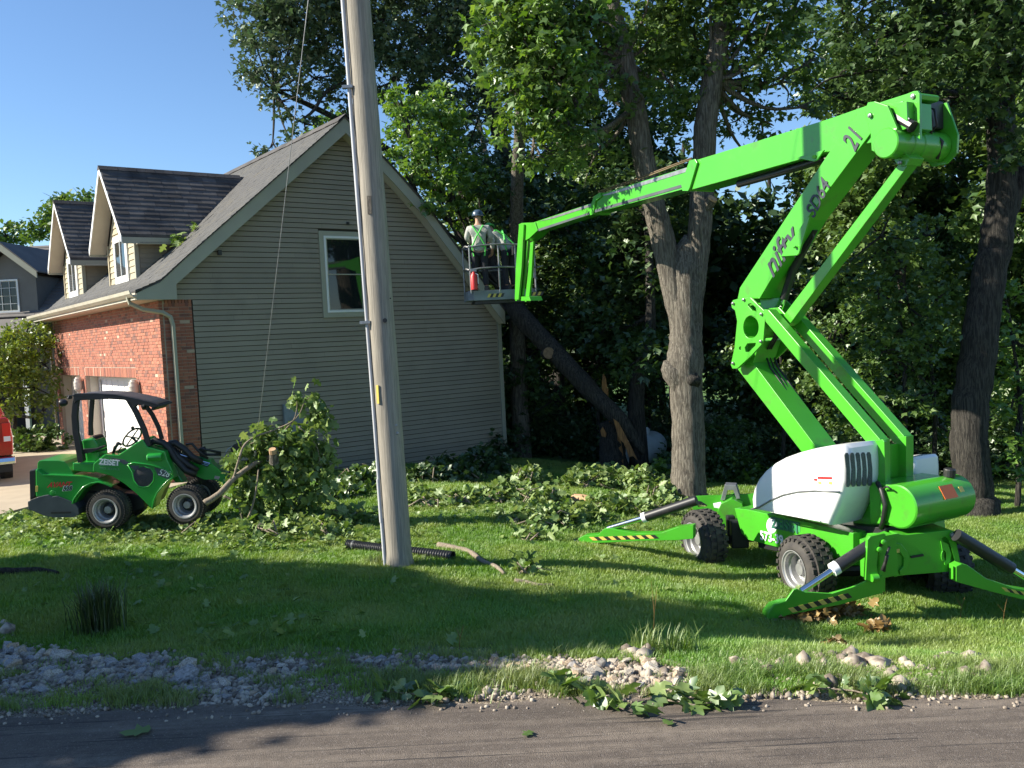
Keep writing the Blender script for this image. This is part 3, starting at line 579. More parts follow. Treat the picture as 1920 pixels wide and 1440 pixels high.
for pts,o,n_ in (([(973,421),(982,421),(978,500),(972,562),(965,562),(967,500)],.2,'link'),([(984,450),(990,450),(984,520),(978,564),(973,563),(976,505)],.12,'link'),([(994,455),(1000,452),(996,520),(991,566),(984,566),(990,510)],-.12,'link')): slab(pts,o,.05,'levelling_link')
slab([(966,556),(992,556),(995,564),(966,564)],.15,.3,'cage_pivot')
# knuckle head at the top right
hd=slab([(1621,208),(1627,192),(1640,190),(1664,198),(1682,240),(1678,262),(1650,290),(1634,282),(1632,250)],.30,.04,'head_plate',holes=[ell(1632,216,3.5,4.5,12)])
slab([(1650,196),(1712,171),(1720,170),(1724,176),(1725,262),(1714,252),(1700,256),(1684,244),(1664,216)],.10,.04,'head_plate',holes=[ell(1712.5,181,3,4,12),ell(1713,211,2.5,3,10)])
slab([(1640,195),(1712,172),(1722,176),(1722,250),(1672,236)],-.28,.04,'head_plate'); slab([(1652,196),(1716,173),(1720,176),(1718,185),(1660,206)],.08,.40,'head_cross_plate')
ca=LF.p(1660,268,.36); q=MB(); q.lathe(ca,Wf,[(0,.0),(0,.165),(.012,.178),(.30,.178),(.31,.19),(.34,.19),(.35,.178),(.48,.178),(.49,.19),(.52,.19),(.53,.178),(.96,.178),(.97,.0)],36); q.build('head_tube',M_green,hd,smooth='auto')
q=MB(); q.tube([ca+Wf*.76+ZZ*.182-X*.05,ca+Wf*.78-X*.19+ZZ*.02,ca+Wf*.8-X*.1-ZZ*.17],.02,6); q.tube(LF.P([(1735,200),(1752,205),(1757,235),(1740,255)],-.35),.014,6); q.tube(LF.P([(1722,200),(1730,220),(1722,240)],-.2),.014,6); q.tube(LF.P([(1738,195),(1748,225),(1745,260)],-.3),.016,6); q.build('hydraulic_hose',M_hose,hd,smooth=True)
q=MB(); q.tube(LF.P([(1650,208),(1675,216),(1712,238)],.16),[.05,.075,.07],10); q.build('head_cylinder',M_black,hd,smooth='auto'); q=MB(); q.tube(LF.P([(1652,212),(1690,208),(1705,224)],.2),.012,6); q.box(LF.p(1688,200,.15),.1,.04,.1,X); q.build('head_fitting',M_steel,hd)
q=MB(); q.box(LF.p(1722,215,-.25)+Wf*.2,.16,.34,.34,X); q.build('control_block',M_black,hd,bev=.02)
for a in((1640,190),): pass
slab([(1724,178),(1733,176),(1733,300),(1724,285)],-.42,.05,'head_plate'); MB().prism(LF.P([(1718,173),(1722,170),(1722,290),(1718,282)],-.5),Wf*.03).build('head_plate',M_green,M_lt)
q=MB(); q.prism([ca+Wf*.97+X*a+ZZ*b for a,b in ((.12,.52),(-.12,.52),(-.26,.1),(-.24,-.12),(-.1,-.22),(.1,-.22),(.2,-.1),(.2,.3))],Wf*.035); q.build('head_plate',M_green,M_lt,bev=.006)
q=MB(); q.box(ca+Wf*.62+X*.08+ZZ*.48,.1,.7,.04,X); q.build('head_cross_plate',M_green,M_lt,bev=.005)
# pins on plates
def pin(px,py,yo,r=.028,m=None,parent=None): q=MB(); q.lathe(LF.p(px,py,yo),-Wf,[(0,0),(0,r),(.022,r*.95),(.028,r*.5),(.034,r*.5),(.035,0)],12); q.build('pin',m or M_steel,parent or M_lt,smooth='auto')
pin(1632,217,.31); pin(1712.5,181,.10,.03); pin(1688,305,.18)
# upper riser with lettering
rs=slab([(1383,560),(1387,540),(1590,232),(1606,214),(1628,215),(1634,248),(1512,412),(1424,560)],.25,.38,'upper_riser')
for body,(x0,y0),(x1,y1),h,sh,wd in (('nifty',(1424,532),(1503,414),.33,.35,.86),('SD64',(1510,420),(1557,325),.20,.25,.80),('21',(1592,276),(1606,247),.27,.25,.62)):
    a,b_=LF.p(x0,y0,.262),LF.p(x1,y1,.262); ax=(b_-a)/np.linalg.norm(b_-a); upv=np.cross(LF.n,ax); upv=upv if upv[2]>0 else -upv; wdt=np.linalg.norm(b_-a)
    t_=text('lettering',body,(a+b_)/2,ax,upv,h,mat('decal_charcoal',(.03,.035,.05),.5) if 'decal_charcoal' not in MATS else MATS['decal_charcoal'],rs,shear=sh,off=.012,wide=wd)
rb=slab([(1511,411),(1519,405),(1498,475),(1494,479),(1464,481),(1468,473)],.29,.03,'cylinder_bracket',parent=rs); pin(1491,463,.31,.02,M_green,rs)
MB().tube(LF.P([(1527,430),(1487,505),(1470,560)],-.02),[.05,.062,.062],12).build('riser_cylinder',M_black,M_lt,smooth='auto'); MB().tube(LF.P([(1470,560),(1457,598)],-.02),.035,10).build('cylinder_rod',M_chr,M_lt,smooth='auto')
MB().tube(LF.P([(1520,420),(1525,445),(1508,472),(1494,490)],.0),.018,6).build('hydraulic_hose',M_hose,M_lt,smooth=True)
slab([(1461,602),(1686,306),(1703,310),(1482,606),(1474,612)],.12,.17,'tie_rod'); slab([(1676,300),(1697,288),(1707,296),(1700,310),(1684,312)],.16,.25,'tie_rod_bracket')
# middle knuckle
kp=[(1371,571),(1374,563),(1393,557),(1407,558),(1432,582),(1435,591),(1431,639),(1427,647),(1407,668),(1382,691),(1373,691),(1370,684),(1377,652),(1382,602),(1378,582),(1372,577)]
kn=slab(kp,.34,.035,'knuckle_plate',holes=[ell(1408,613.5,14.5,22,22),[(1403,574),(1402,570),(1408,568),(1417,577),(1418,584),(1410,582)],[(1396,652),(1401,644),(1417,643),(1416,648),(1404,660),(1398,660)],ell(1388,653,2.5,3.5,10)])
slab(kp,.34,.035,'knuckle_plate',holes=[ell(1408,613.5,14.5,22,22)],sh=.6)
c_=LF.p(1408,613.5,.32); q=MB()
for r0 in(.17,): q.loft([[c_+Wf*h+(X*math.cos(t)+ZZ*math.sin(t))*r for t in [2*math.pi*i/30 for i in range(30)]] for h,r in((0,.17),(.62,.17),(.62,.158),(0,.158),(0,.17))],False)
q.cyl(c_+Wf*.3,c_+Wf*.32,.168,30); q.build('knuckle_tube',M_green,kn,smooth='auto')
for a in((1395,562),(1428,589),(1427,640),(1375,681),(1375,569)): pin(a[0],a[1],.345,.022)
slab([(1383,558),(1425,560),(1430,600),(1384,600)],.15,.40,'riser_foot'); slab([(1383,640),(1425,640),(1412,680),(1383,690)],.20,.42,'riser_foot')
slab([(1434,579),(1460,576),(1473,590),(1478,606),(1462,618),(1436,600)],.10,.03,'knuckle_plate'); slab([(1434,579),(1460,576),(1473,590),(1478,606),(1462,618),(1436,600)],.10,.03,'knuckle_plate',sh=.26)
# lower riser and twin parallel links down to the turret
slab([(1383,692),(1408,675),(1525,831),(1570,890),(1540,900),(1496,838)],.19,.38,'lower_riser')
for sh in(0,.44):
    slab([(1432,580),(1441,581),(1650,824),(1648,836),(1632,838),(1435,603)],.34,.15,'parallel_link',sh=sh)
tp=[(1616,829),(1655,824),(1658,828),(1660,908),(1646,908),(1634,850),(1626,838)]
tt=slab(tp,.38,.05,'turret_post'); slab([(1638,824),(1656,824),(1657,910),(1640,910)],.33,.12,'turret_post'); slab([(1636,826),(1656,824),(1656,906),(1640,906)],.33,.14,'turret_post',sh=.42)
slab([(1640,836),(1655,836),(1655,900),(1640,900)],.2,.3,'turret_web'); pin(1637,836,.39,.028); pin(1690-46,838,.0,.02)
slab([(1590,905),(1668,905),(1668,985),(1600,985)],.34,.66,'turret_base'); 
for k,(sh_,r_) in enumerate(((.05,.014),(.12,.011),(.20,.014))):
    MB().tube([p+Wf*sh_ for p in LF.P([(1428,660),(1440,690),(1480,748),(1530,822)],.0)],r_,6).build('hydraulic_hose',M_hose,M_lt,smooth=True)
    MB().tube([p+Wf*sh_*.5 for p in LF.P([(1440,592),(1452,604),(1450,630),(1436,655)],.06)],r_,6).build('hydraulic_hose',M_hose,M_lt,smooth=True)
# engine cover: lofted shell
def cover(yo,sgn,label=None):
    out=[(1407,957),(1405,938),(1409,918),(1418,899),(1432,882),(1450,868),(1470,857),(1495,848),(1522,841),(1550,836),(1577,834),(1582,842),(1584,870),(1584,900),(1580,922),(1567,955),(1553,987),(1518,980),(1480,970),(1440,963)]
    base=LF.P(out,.98); cen=np.mean(base,0); rings=[]
    def ring(k,off,zs=1):
        R_=[]
        for p in base:
            d=p-cen; R_.append(cen+d*np.array([k,k,k*zs])+Wf*off)
        return R_
    prof=[(.86,0),(.935,.012),(.975,.04),(.992,.09),(1,.16),(1,.40),(.995,.52),(.985,.60),(.95,.64),(.9,.65)]
    if sgn<0: prof=[(k,.65-o) for k,o in prof[::-1]]
    sh=Wf*(.98-yo); lo=min(p[2] for p in base); q=MB(); q.loft([[p+sh if sgn>0 else np.array([*(cen+(p-cen)*.86)[:2],lo+(p[2]-lo)*.70])+sh for p in ring(k,o)] for k,o in prof]); return q.build('engine_cover',M_white,M_lt,smooth='auto',label=label),sh
cv,_=cover(.98,1); cover(-.37,-1)
q=MB(); q.tube([p for p in LF.P([(1409,955),(1425,950),(1445,938),(1468,928),(1495,922),(1530,920),(1574,922)],.985)],.012,6); q.build('cover_seam',M_steel,cv,smooth=True)
MB().tube(LF.P([(1453,961),(1538,977)],.985),.009,5).build('cover_trim',M_wht,cv)
# grille slots on the end face of the cover (faces back towards the road)
e0=LF.p(1583,880,.98)-X*.0; EF_n=-X
def ep(px,py,o=.004): return pick(px,py,e0+EF_n*o,EF_n)
for k in range(5):
    x=1586.5+k*10.3; 
    pts=[(x-4,853-k*.3),(x-2,849-k*.3),(x+2,849-k*.3),(x+4,853-k*.3),(x+6+k*.2,880),(x+6.5,908-k*.6),(x+4,913-k*.6),(x+0,913-k*.6),(x-1.5,908),(x-1,880)]
    MB().prism([ep(a,b_,.0) for a,b_ in pts],EF_n*.012).build('grille_slot',mat('grille_mesh',(.10,.115,.12),.6,c2=(.03,.035,.035),scale=160,lo=.45,hi=.55) if k==0 else MATS['grille_mesh'],cv,bev=.003)
for (x0,y0,x1,y1),m in (((1533,893.5,1560,898),M_red),((1526,897,1532,901),M_red),((1534,903,1540,907),M_yel),((1554,903,1560,908),M_yel)):
    slab([(x0,y0),(x1,y0+.8),(x1,y1+.8),(x0,y1)],.984,.003,'warning_decal',m,cv,bev=0)
# lower box of the cover end and counterweight drum
ca=LF.p(1683,950,.52)
cw=MB(); cw.lathe(ca,Wf,[(0,0),(0,.245),(.012,.262),(1.08,.262),(1.09,0)],44); cwo=cw.build('counterweight_drum',M_green,M_lt,smooth='auto')
q=MB(); q.prism([ca+Wf*.02+X*a+ZZ*b for a,b in((-.1,.24),(.42,.24),(.42,-.26),(-.1,-.255))],Wf*.98); q.build('drum_cradle',M_green,M_lt,bev=.01)
nr=(-X*.86+ZZ*.5); nr/=np.linalg.norm(nr); uu=np.cross(nr,Wf); uu=uu if uu[2]>0 else -uu
MB().box(ca+Wf*.62+nr*.263,.24,.006,.17,Wf,up=uu).build('orange_decal',M_ora,cwo); MB().box(ca+Wf*.86+nr*.263,.07,.006,.07,Wf,up=uu).build('yellow_decal',M_yel,cwo)
q=MB(); q.cyl(ca+Wf*.90+ZZ*.25-X*.04,ca+Wf*.90+ZZ*.36-X*.05,.07,14); q.build('filler_cap',M_black,cwo,bev=.015)
q=MB(); q.tube([LF.p(1645,905,.5),LF.p(1653,920,.56),LF.p(1660,945,.57),LF.p(1656,975,.55),LF.p(1652,990,.5)],.03,8); q.tube([LF.p(1656,916,.56),LF.p(1663,912,.6),LF.p(1672,918,.58)],.012,6); q.build('hydraulic_hose',M_hose,cwo,smooth=True)
# chassis
ch=slab([(1377,953),(1400,955),(1560,990),(1600,1000),(1600,1050),(1560,1045),(1465,1028),(1402,1012),(1390,1000)],.72,1.25,'chassis')
slab([(1421,1014),(1458,1023),(1458,1034),(1421,1026)],.70,.2,'chassis_step',M_black,ch); slab([(1468,1012),(1478,1014),(1478,1022),(1468,1020)],.728,.004,'warning_decal',M_yel,ch,bev=0)
slab([(1478,975),(1600,985),(1660,990),(1660,1010),(1480,990)],.5,1.0,'slew_ring',M_black)
slab([(1560,1000),(1660,1000),(1668,1062),(1600,1060),(1560,1045)],.55,1.1,'chassis_beam')
def lettering(body,x0,y0,x1,y1,h,m,yo,par,fr=LF,wd=1,shear=0,off=.02):
    a,b_=fr.p(x0,y0,yo),fr.p(x1,y1,yo); ax=(b_-a)/np.linalg.norm(b_-a); upv=np.cross(fr.n,ax); upv=upv if upv[2]>0 else -upv
    return text('lettering',body,(a+b_)/2,ax,upv,h,m,par,shear=shear,off=off,wide=wd)
# round white badge behind the name, then the name and the telephone number
slab(ell(1447,985,10,15,20),.724,.003,'name_badge',M_wht,ch,bev=0); slab([(1448,975),(1500,986),(1500,998),(1448,990)],.7235,.003,'name_badge',mat('badge_green',(.05,.30,.09),.4),ch,bev=0)
lettering('ZEISET',1441,979,1505,993,.15,M_tgrn,.731,ch,wd=.82,off=.03); lettering('573-39',1421,1003,1473,1015,.125,M_wht,.731,ch,wd=.88,off=.025)
# wheels
def wheel(parent,c,axis,Rr=.415,wd=.36,name='wheel',rimr=.245,tread=True,m=M_rim,hub=M_rim,tr=4):
    axis=np.array(axis,float); axis/=np.linalg.norm(axis); c=np.array(c,float)   # axis points out of the rim face, c = centre of outer face
    q=MB(); hw=wd
    q.lathe(c,-axis,[(.02,rimr),(.0,rimr+.02),(.0,rimr+.06),(.01,Rr-.09),(.035,Rr-.03),(.075,Rr-.008),(.12,Rr),(hw-.12,Rr),(hw-.075,Rr-.008),(hw-.035,Rr-.03),(hw-.01,Rr-.09),(hw,rimr+.05),(hw-.02,rimr)],44)
    w_=q.build(name,M_rub,parent,smooth='auto')
    ref=ZZ; a=np.cross(axis,ref); a/=np.linalg.norm(a); b_=np.cross(a,axis)
    q=MB()
    def lug(t0,t1,o0,o1,r0=Rr-.012,hh=.03):
        vs=[]
        for o,t in((o0,t0),(o0,t1),(o1,t1),(o1,t0)):
            for r in(r0,r0+hh): vs.append(c-axis*o+(a*math.cos(t)+b_*math.sin(t))*r)
        q.add(vs,[(1,3,5,7),(0,1,7,6),(2,3,1,0),(4,5,3,2),(6,7,5,4)])
    n=26; st=2*math.pi/n
    if tr==4:
        for i in range(n):
            t=i*st
            for k,(o0,o1) in enumerate(((.012,.06),(.07,.15),(.16,.25),(.26,.30),(.305,.35))):
                o0*=wd/.36; o1*=wd/.36; sh=st*.5*(k%2); lug(t+sh,t+sh+st*.55,o0,o1,Rr-(.045 if k in(0,4) else .012),.034); 
                if k in(1,2): lug(t+sh+st*.55,t+sh+st*.95,o0+.0,o0+.03)
    else:
        n=46; st=2*math.pi/n
        for i in range(n):
            for k,(o0,o1) in enumerate(((.006,.045),(.055,.10),(.11,.15),(.16,wd-.01))): lug(i*st+st*.5*(k%2),i*st+st*.5*(k%2)+st*.6,o0,o1,Rr-(.02 if k in(0,3) else .006),.012)
    q.build('tread',M_rub,w_,fix=True)
    q=MB(); q.lathe(c,-axis,[(-.004,rimr+.012),(-.004,rimr-.004),(.012,rimr-.012),(.02,rimr-.03),(.07,rimr-.036),(.09,rimr-.055),(.17,rimr-.065),(.175,rimr*.62),(.145,rimr*.55),(.145,rimr*.34),(.08,rimr*.30),(.075,0)],36); q.build('rim',m,w_,smooth='auto')
    for i in range(6 if hub is M_rim else 5):
        t=i*2*math.pi/(6 if hub is M_rim else 5); p=c-axis*.15+(a*math.cos(t)+b_*math.sin(t))*rimr*.42
        q=MB(); q.lathe(p,axis,[(0,.016),(.025,.016),(.03,.008),(.03,0)],6); q.build('wheel_nut',hub,w_)
    if hub is not M_rim: q=MB(); q.lathe(c-axis*.143,axis,[(0,rimr*.55),(.006,rimr*.5),(.008,0)],24); q.lathe(c-axis*.14,axis,[(0,rimr*.25),(.05,rimr*.22),(.052,0)],16); q.build('hub',hub,w_,smooth='auto')
    return w_
wa=np.array([-.955,-.297,0]); 
def wheel_at(px,py,Y,axis,**k): return wheel(M_lt,atY(px,py,Y),axis,**k)
wheel_at(1298,1013,12.55,wa,Rr=.405,wd=.37); wheel_at(1488,1069,11.12,wa,Rr=.41,wd=.37)
wheel_at(1797,1062,11.6,(.9,.1,0),Rr=.41,wd=.6) ; wheel_at(1500,985,14.2,(.9,.4,0))
MB().tube([atY(1330,1015,12.7),atY(1480,1000,13.6)],.07,10).build('axle',M_black,M_lt); MB().tube([atY(1520,1070,11.3),atY(1740,1062,11.7)],.09,10).build('axle',M_black,M_lt)
for P_,a_,b_,c_2 in ((atY(1385,1000,12.7),.25,.2,.4),(atY(1585,1030,11.7),.25,.3,.35),(atY(1370,985,12.8),.12,.12,.3)): MB().box(P_,a_,b_,c_2).build('steering_block',M_black,M_lt,bev=.02)
# ---- outriggers
FP=Frame(gpick(1447,1160),(.99,.12)); RP=Frame(gpick(1085,1018),(.90,-.43))
def oslab(F_,pts,yo,th,name,m=None,parent=None,holes=(),bev=.005): return F_.slab(pts,yo,th,holes).build(name,m or M_green,parent or M_lt,bev=bev)
def stripes(F_,p0,p1,h,n,yo,par):
    for i in range(n):
        t0,t1=i/n,(i+1)/n; L_=lambda t:(p0[0]+(p1[0]-p0[0])*t,p0[1]+(p1[1]-p0[1])*t); a,b_=L_(t0),L_(t1); sk=(b_[0]-a[0])*.9
        oslab(F_,[(a[0],a[1]),(b_[0],b_[1]),(b_[0]-sk*-1,b_[1]+h),(a[0]+sk,a[1]+h)],yo,.003,'hazard_stripe',M_black if i%2 else M_yel,par,bev=0)
def rod(F_,a,b_,yo,r,name,m,par=None): return MB().tube([F_.p(a[0],a[1],yo),F_.p(b_[0],b_[1],yo)],r,14).build(name,m,par or M_lt,smooth='auto')
# rear left leg
r1=oslab(RP,[(1077,1018),(1084,1010),(1095,1004),(1122,1002),(1132,992),(1140,990),(1192,1000),(1240,999),(1272,988),(1300,985),(1300,1010),(1270,1013),(1200,1014),(1150,1017),(1100,1019)],.06,.14,'outrigger_leg')
stripes(RP,(1104,1007),(1228,1003),6.5,14,.064,r1); rod(RP,(1140,991),(1209,970),0,.036,'cylinder_rod',M_chr); rod(RP,(1206,971),(1306,938),0,.07,'outrigger_cylinder',M_black); rod(RP,(1205,971.5),(1212,969),0,.074,'cylinder_band',M_wht)
MB().lathe(RP.p(1080,1016,0),(0,0,1),[(-.05,.10),(-.03,.11),(.0,.06),(.04,.04)],16).build('outrigger_foot',M_steel,M_lt)
RB=Frame(atY(1330,960,13.4),(.95,-.30))
oslab(RB,[(1298,951),(1302,931),(1350,929),(1440,925),(1440,945),(1380,962),(1330,958),(1318,962),(1302,960)],.05,.06,'outrigger_frame',holes=[[(1305,945),(1308,939),(1315,940),(1326,947),(1326,951),(1310,951)]])
oslab(RB,[(1345,960),(1352,945),(1372,935),(1392,945),(1396,975),(1380,990),(1355,985)],.25,.5,'rear_beam'); oslab(RB,[(1351,938),(1359,909),(1380,910),(1388,935),(1381,936),(1375,919),(1364,919),(1359,938)],.12,.22,'latch_bracket',M_steel)
oslab(RB,[(1350,968),(1372,938),(1378,940),(1356,970)],.15,.03,'brace'); oslab(RB,[(1337,944),(1352,941),(1357,955),(1339,952)],.13,.01,'white_decal',M_wht)
for x in(1381,1386,1391): rod(RB,(x,972),(x+2,1000),.3,.02,'hydraulic_hose',M_hose)
# front left leg, beam plate and right leg
f1=oslab(FP,[(1437,1166),(1441,1150),(1452,1134),(1473,1127),(1488,1106),(1494,1104),(1509,1110),(1560,1113),(1598,1101),(1640,1083),(1656,1080),(1656,1112),(1640,1116),(1575,1134),(1475,1154),(1462,1160),(1452,1160)],.07,.03,'outrigger_leg')
oslab(FP,[(1437,1164),(1441,1150),(1452,1136),(1473,1130),(1560,1120),(1655,1095),(1655,1112),(1575,1133),(1475,1152)],.04,.16,'outrigger_leg'); oslab(FP,[(1473,1127),(1488,1106),(1494,1104),(1509,1110),(1560,1113),(1560,1125),(1475,1140)],-.10,.03,'outrigger_leg')
stripes(FP,(1478,1141),(1590,1112),8,12,.074,f1); rod(FP,(1502,1108),(1566,1066),0,.038,'cylinder_rod',M_chr); rod(FP,(1562,1068),(1650,1011),0,.076,'outrigger_cylinder',M_black); rod(FP,(1560,1069),(1570,1063),0,.08,'cylinder_band',M_wht)
MB().lathe(FP.p(1445,1160,0),(0,0,1),[(-.06,.09),(-.02,.10),(.02,.06),(.06,.04)],16).build('outrigger_foot',mat('foot_pad_grey',(.5,.46,.4),.8),M_lt)
PB=Frame(FP.p(1735,1040,.0)+np.array([0,.12,0]),(.99,.10))
bp=oslab(PB,[(1680,1002),(1700,1003),(1783,994),(1790,1001),(1803,1066),(1788,1071),(1690,1079),(1676,1082)],.0,.05,'beam_plate',holes=[[(1766,1010),(1772,1006),(1779,1012),(1790,1050),(1785,1057),(1779,1040)],ell(1770,1043,6,12,14)])
oslab(PB,[(1679,1018),(1690,1020),(1701,1034),(1706,1050),(1700,1070),(1688,1078),(1687,1070),(1694,1062),(1695,1046),(1688,1036),(1680,1032)],.03,.03,'lifting_hook',parent=bp); oslab(PB,[(1708,1043),(1732,1039),(1733,1043),(1709,1047)],.02,.02,'handle',M_black,bp); oslab(PB,[(1680,1030),(1687,1029),(1687,1036),(1681,1037)],.034,.004,'yellow_decal',M_yel,bp)
oslab(PB,[(1764,1014),(1778,1020),(1784,1040),(1780,1056),(1772,1060)],.02,.015,'lifting_hook',parent=bp,holes=[ell(1770,1043,5,11,12)])
for pts,yo in (([(1627,1012),(1632,1006),(1658,1000),(1662,1003),(1650,1015),(1644,1060),(1648,1090),(1642,1094),(1623,1088)],.10),([(1646,1012),(1652,1006),(1684,1000),(1690,1003),(1664,1014),(1660,1050),(1660,1112),(1646,1100),(1650,1060)],.04)): oslab(FP,pts,yo,.05,'outrigger_bracket')
oslab(FP,[(1632,1020),(1680,1004),(1684,1078),(1634,1090)],-.05,.25,'outrigger_frame'); rod(FP,(1634,1084),(1646,1083),.12,.045,'pivot_sleeve',M_green); 
q=MB(); q.tube(FP.P([(1664,1040),(1660,1055),(1654,1070)],.12),.02,6); q.tube(FP.P([(1668,1025),(1662,1040),(1658,1072)],.13),.014,6); q.build('hydraulic_hose',M_hose,M_lt,smooth=True)
for p in((1656,1016),(1648,1030)): q=MB(); q.lathe(FP.p(*p,.11),FP.n,[(0,.03),(.03,.028),(.035,0)],12); q.build('pin',M_green,M_lt)
q=MB(); q.lathe(PB.p(1785,1003,.03),PB.n,[(0,.03),(.03,.028),(.035,0)],12); q.lathe(PB.p(1802,1065,.03),PB.n,[(0,.045),(.07,.04),(.075,0)],12); q.build('pin',M_steel,M_lt)
oslab(PB,[(1688,1003),(1790,996),(1800,1060),(1690,1072)],-.1,.5,'front_beam')
r2=oslab(FP,[(1793,1062),(1803,1057),(1815,1060),(1850,1085),(1900,1102),(1960,1112),(2020,1128),(2024,1146),(1960,1134),(1900,1120),(1850,1107),(1793,1091)],.05,.14,'outrigger_leg'); stripes(FP,(1878,1101),(2000,1128),8,14,.054,r2)
rod(FP,(1793,1003),(1896,1066),.0,.076,'outrigger_cylinder',M_black); rod(FP,(1892,1064),(1965,1108),.0,.038,'cylinder_rod',M_chr)
MB().lathe(FP.p(2018,1146,0),(0,0,1),[(-.06,.09),(-.02,.10),(.02,.06),(.06,.04)],16).build('outrigger_foot',M_steel,M_lt)
# ---- work cage
CF=Frame(LF.p(975,562,.0)+X*.45,(.985,.17)); cX=CF.x; cN=CF.n; cw_=-cN
cg=MB()
c0=CF.p(878,555,.0); c1=CF.p(1010,560,.0); Wd=np.linalg.norm((c1-c0)[:2]); zf=CF.p(945,548,0)[2]
def cp(a,b_,h): return c0*np.array([1,1,0])+cX*a+cw_*b_+ZZ*(zf+h)
fl=MB().prism([cp(.12,0,-.16),cp(Wd-.12,0,-.16),cp(Wd,.15,-.16),cp(Wd,.8,-.16),cp(0,.8,-.16),cp(0,.15,-.16)],ZZ*.22).build('cage_floor',M_grey,M_lt,bev=.015)
MB().box(cp(Wd/2,.4,-.2),Wd*.8,.6,.06,cX).build('cage_underframe',M_black,M_lt)
for x0 in(.42,1.32):
    for i in range(6): MB().prism([cp(x0+i*.06,-.004,-.10),cp(x0+i*.06+.06,-.004,-.10),cp(x0+i*.06+.1,-.004,-.02),cp(x0+i*.06+.04,-.004,-.02)],cw_*.003).build('hazard_stripe',M_black if i%2 else M_yel,fl)
q=MB()
for h in(.55,1.05):
    q.tube([cp(.05,.0,h-.03),cp(.3,-.04,h),cp(.72,-.02,h+.02),cp(Wd-.5,-.02,h),cp(Wd-.05,.0,h),cp(Wd,.12,h),cp(Wd,.72,h),cp(Wd-.08,.8,h),cp(.08,.8,h),cp(0,.7,h),cp(0,.1,h),cp(.05,0,h-.03)],.02,8)
q.build('guard_rail',M_steel,M_lt,smooth='auto')
for a,b_ in((.07,0),(.72,0),(1.1,0),(Wd-.05,.02),(Wd,.75),(.02,.75),(.85,.8)): MB().tube([cp(a,b_,.0),cp(a,b_,1.07)],.02,8).build('rail_post',M_steel,M_lt)
MB().box(cp(1.25,.12,.92),.42,.24,.22,cX).build('control_box',M_black,M_lt,bev=.02); q=MB(); q.tube([cp(1.5,.0,.3),cp(1.48,.0,1.0),cp(1.6,-.02,1.02)],.018,6); q.tube([cp(1.58,0,.52),cp(1.72,0,.56)],.018,6); q.build('hand_grip',M_steel,M_lt)
ex=MB(); ex.lathe(cp(.13,-.1,.08),(0,0,1),[(0,.06),(0,.075),(.3,.075),(.36,.04),(.38,.03),(.4,.03)],14); exo=ex.build('fire_extinguisher',M_red,M_lt,smooth='auto'); MB().box(cp(.13,-.1,.5),.13,.04,.05,cX).build('nozzle',M_steel,exo)
MB().tube([cp(.13,-.1,.46),cp(.22,-.13,.4),cp(.22,-.13,.2)],.012,6).build('extinguisher_hose',M_white,exo)

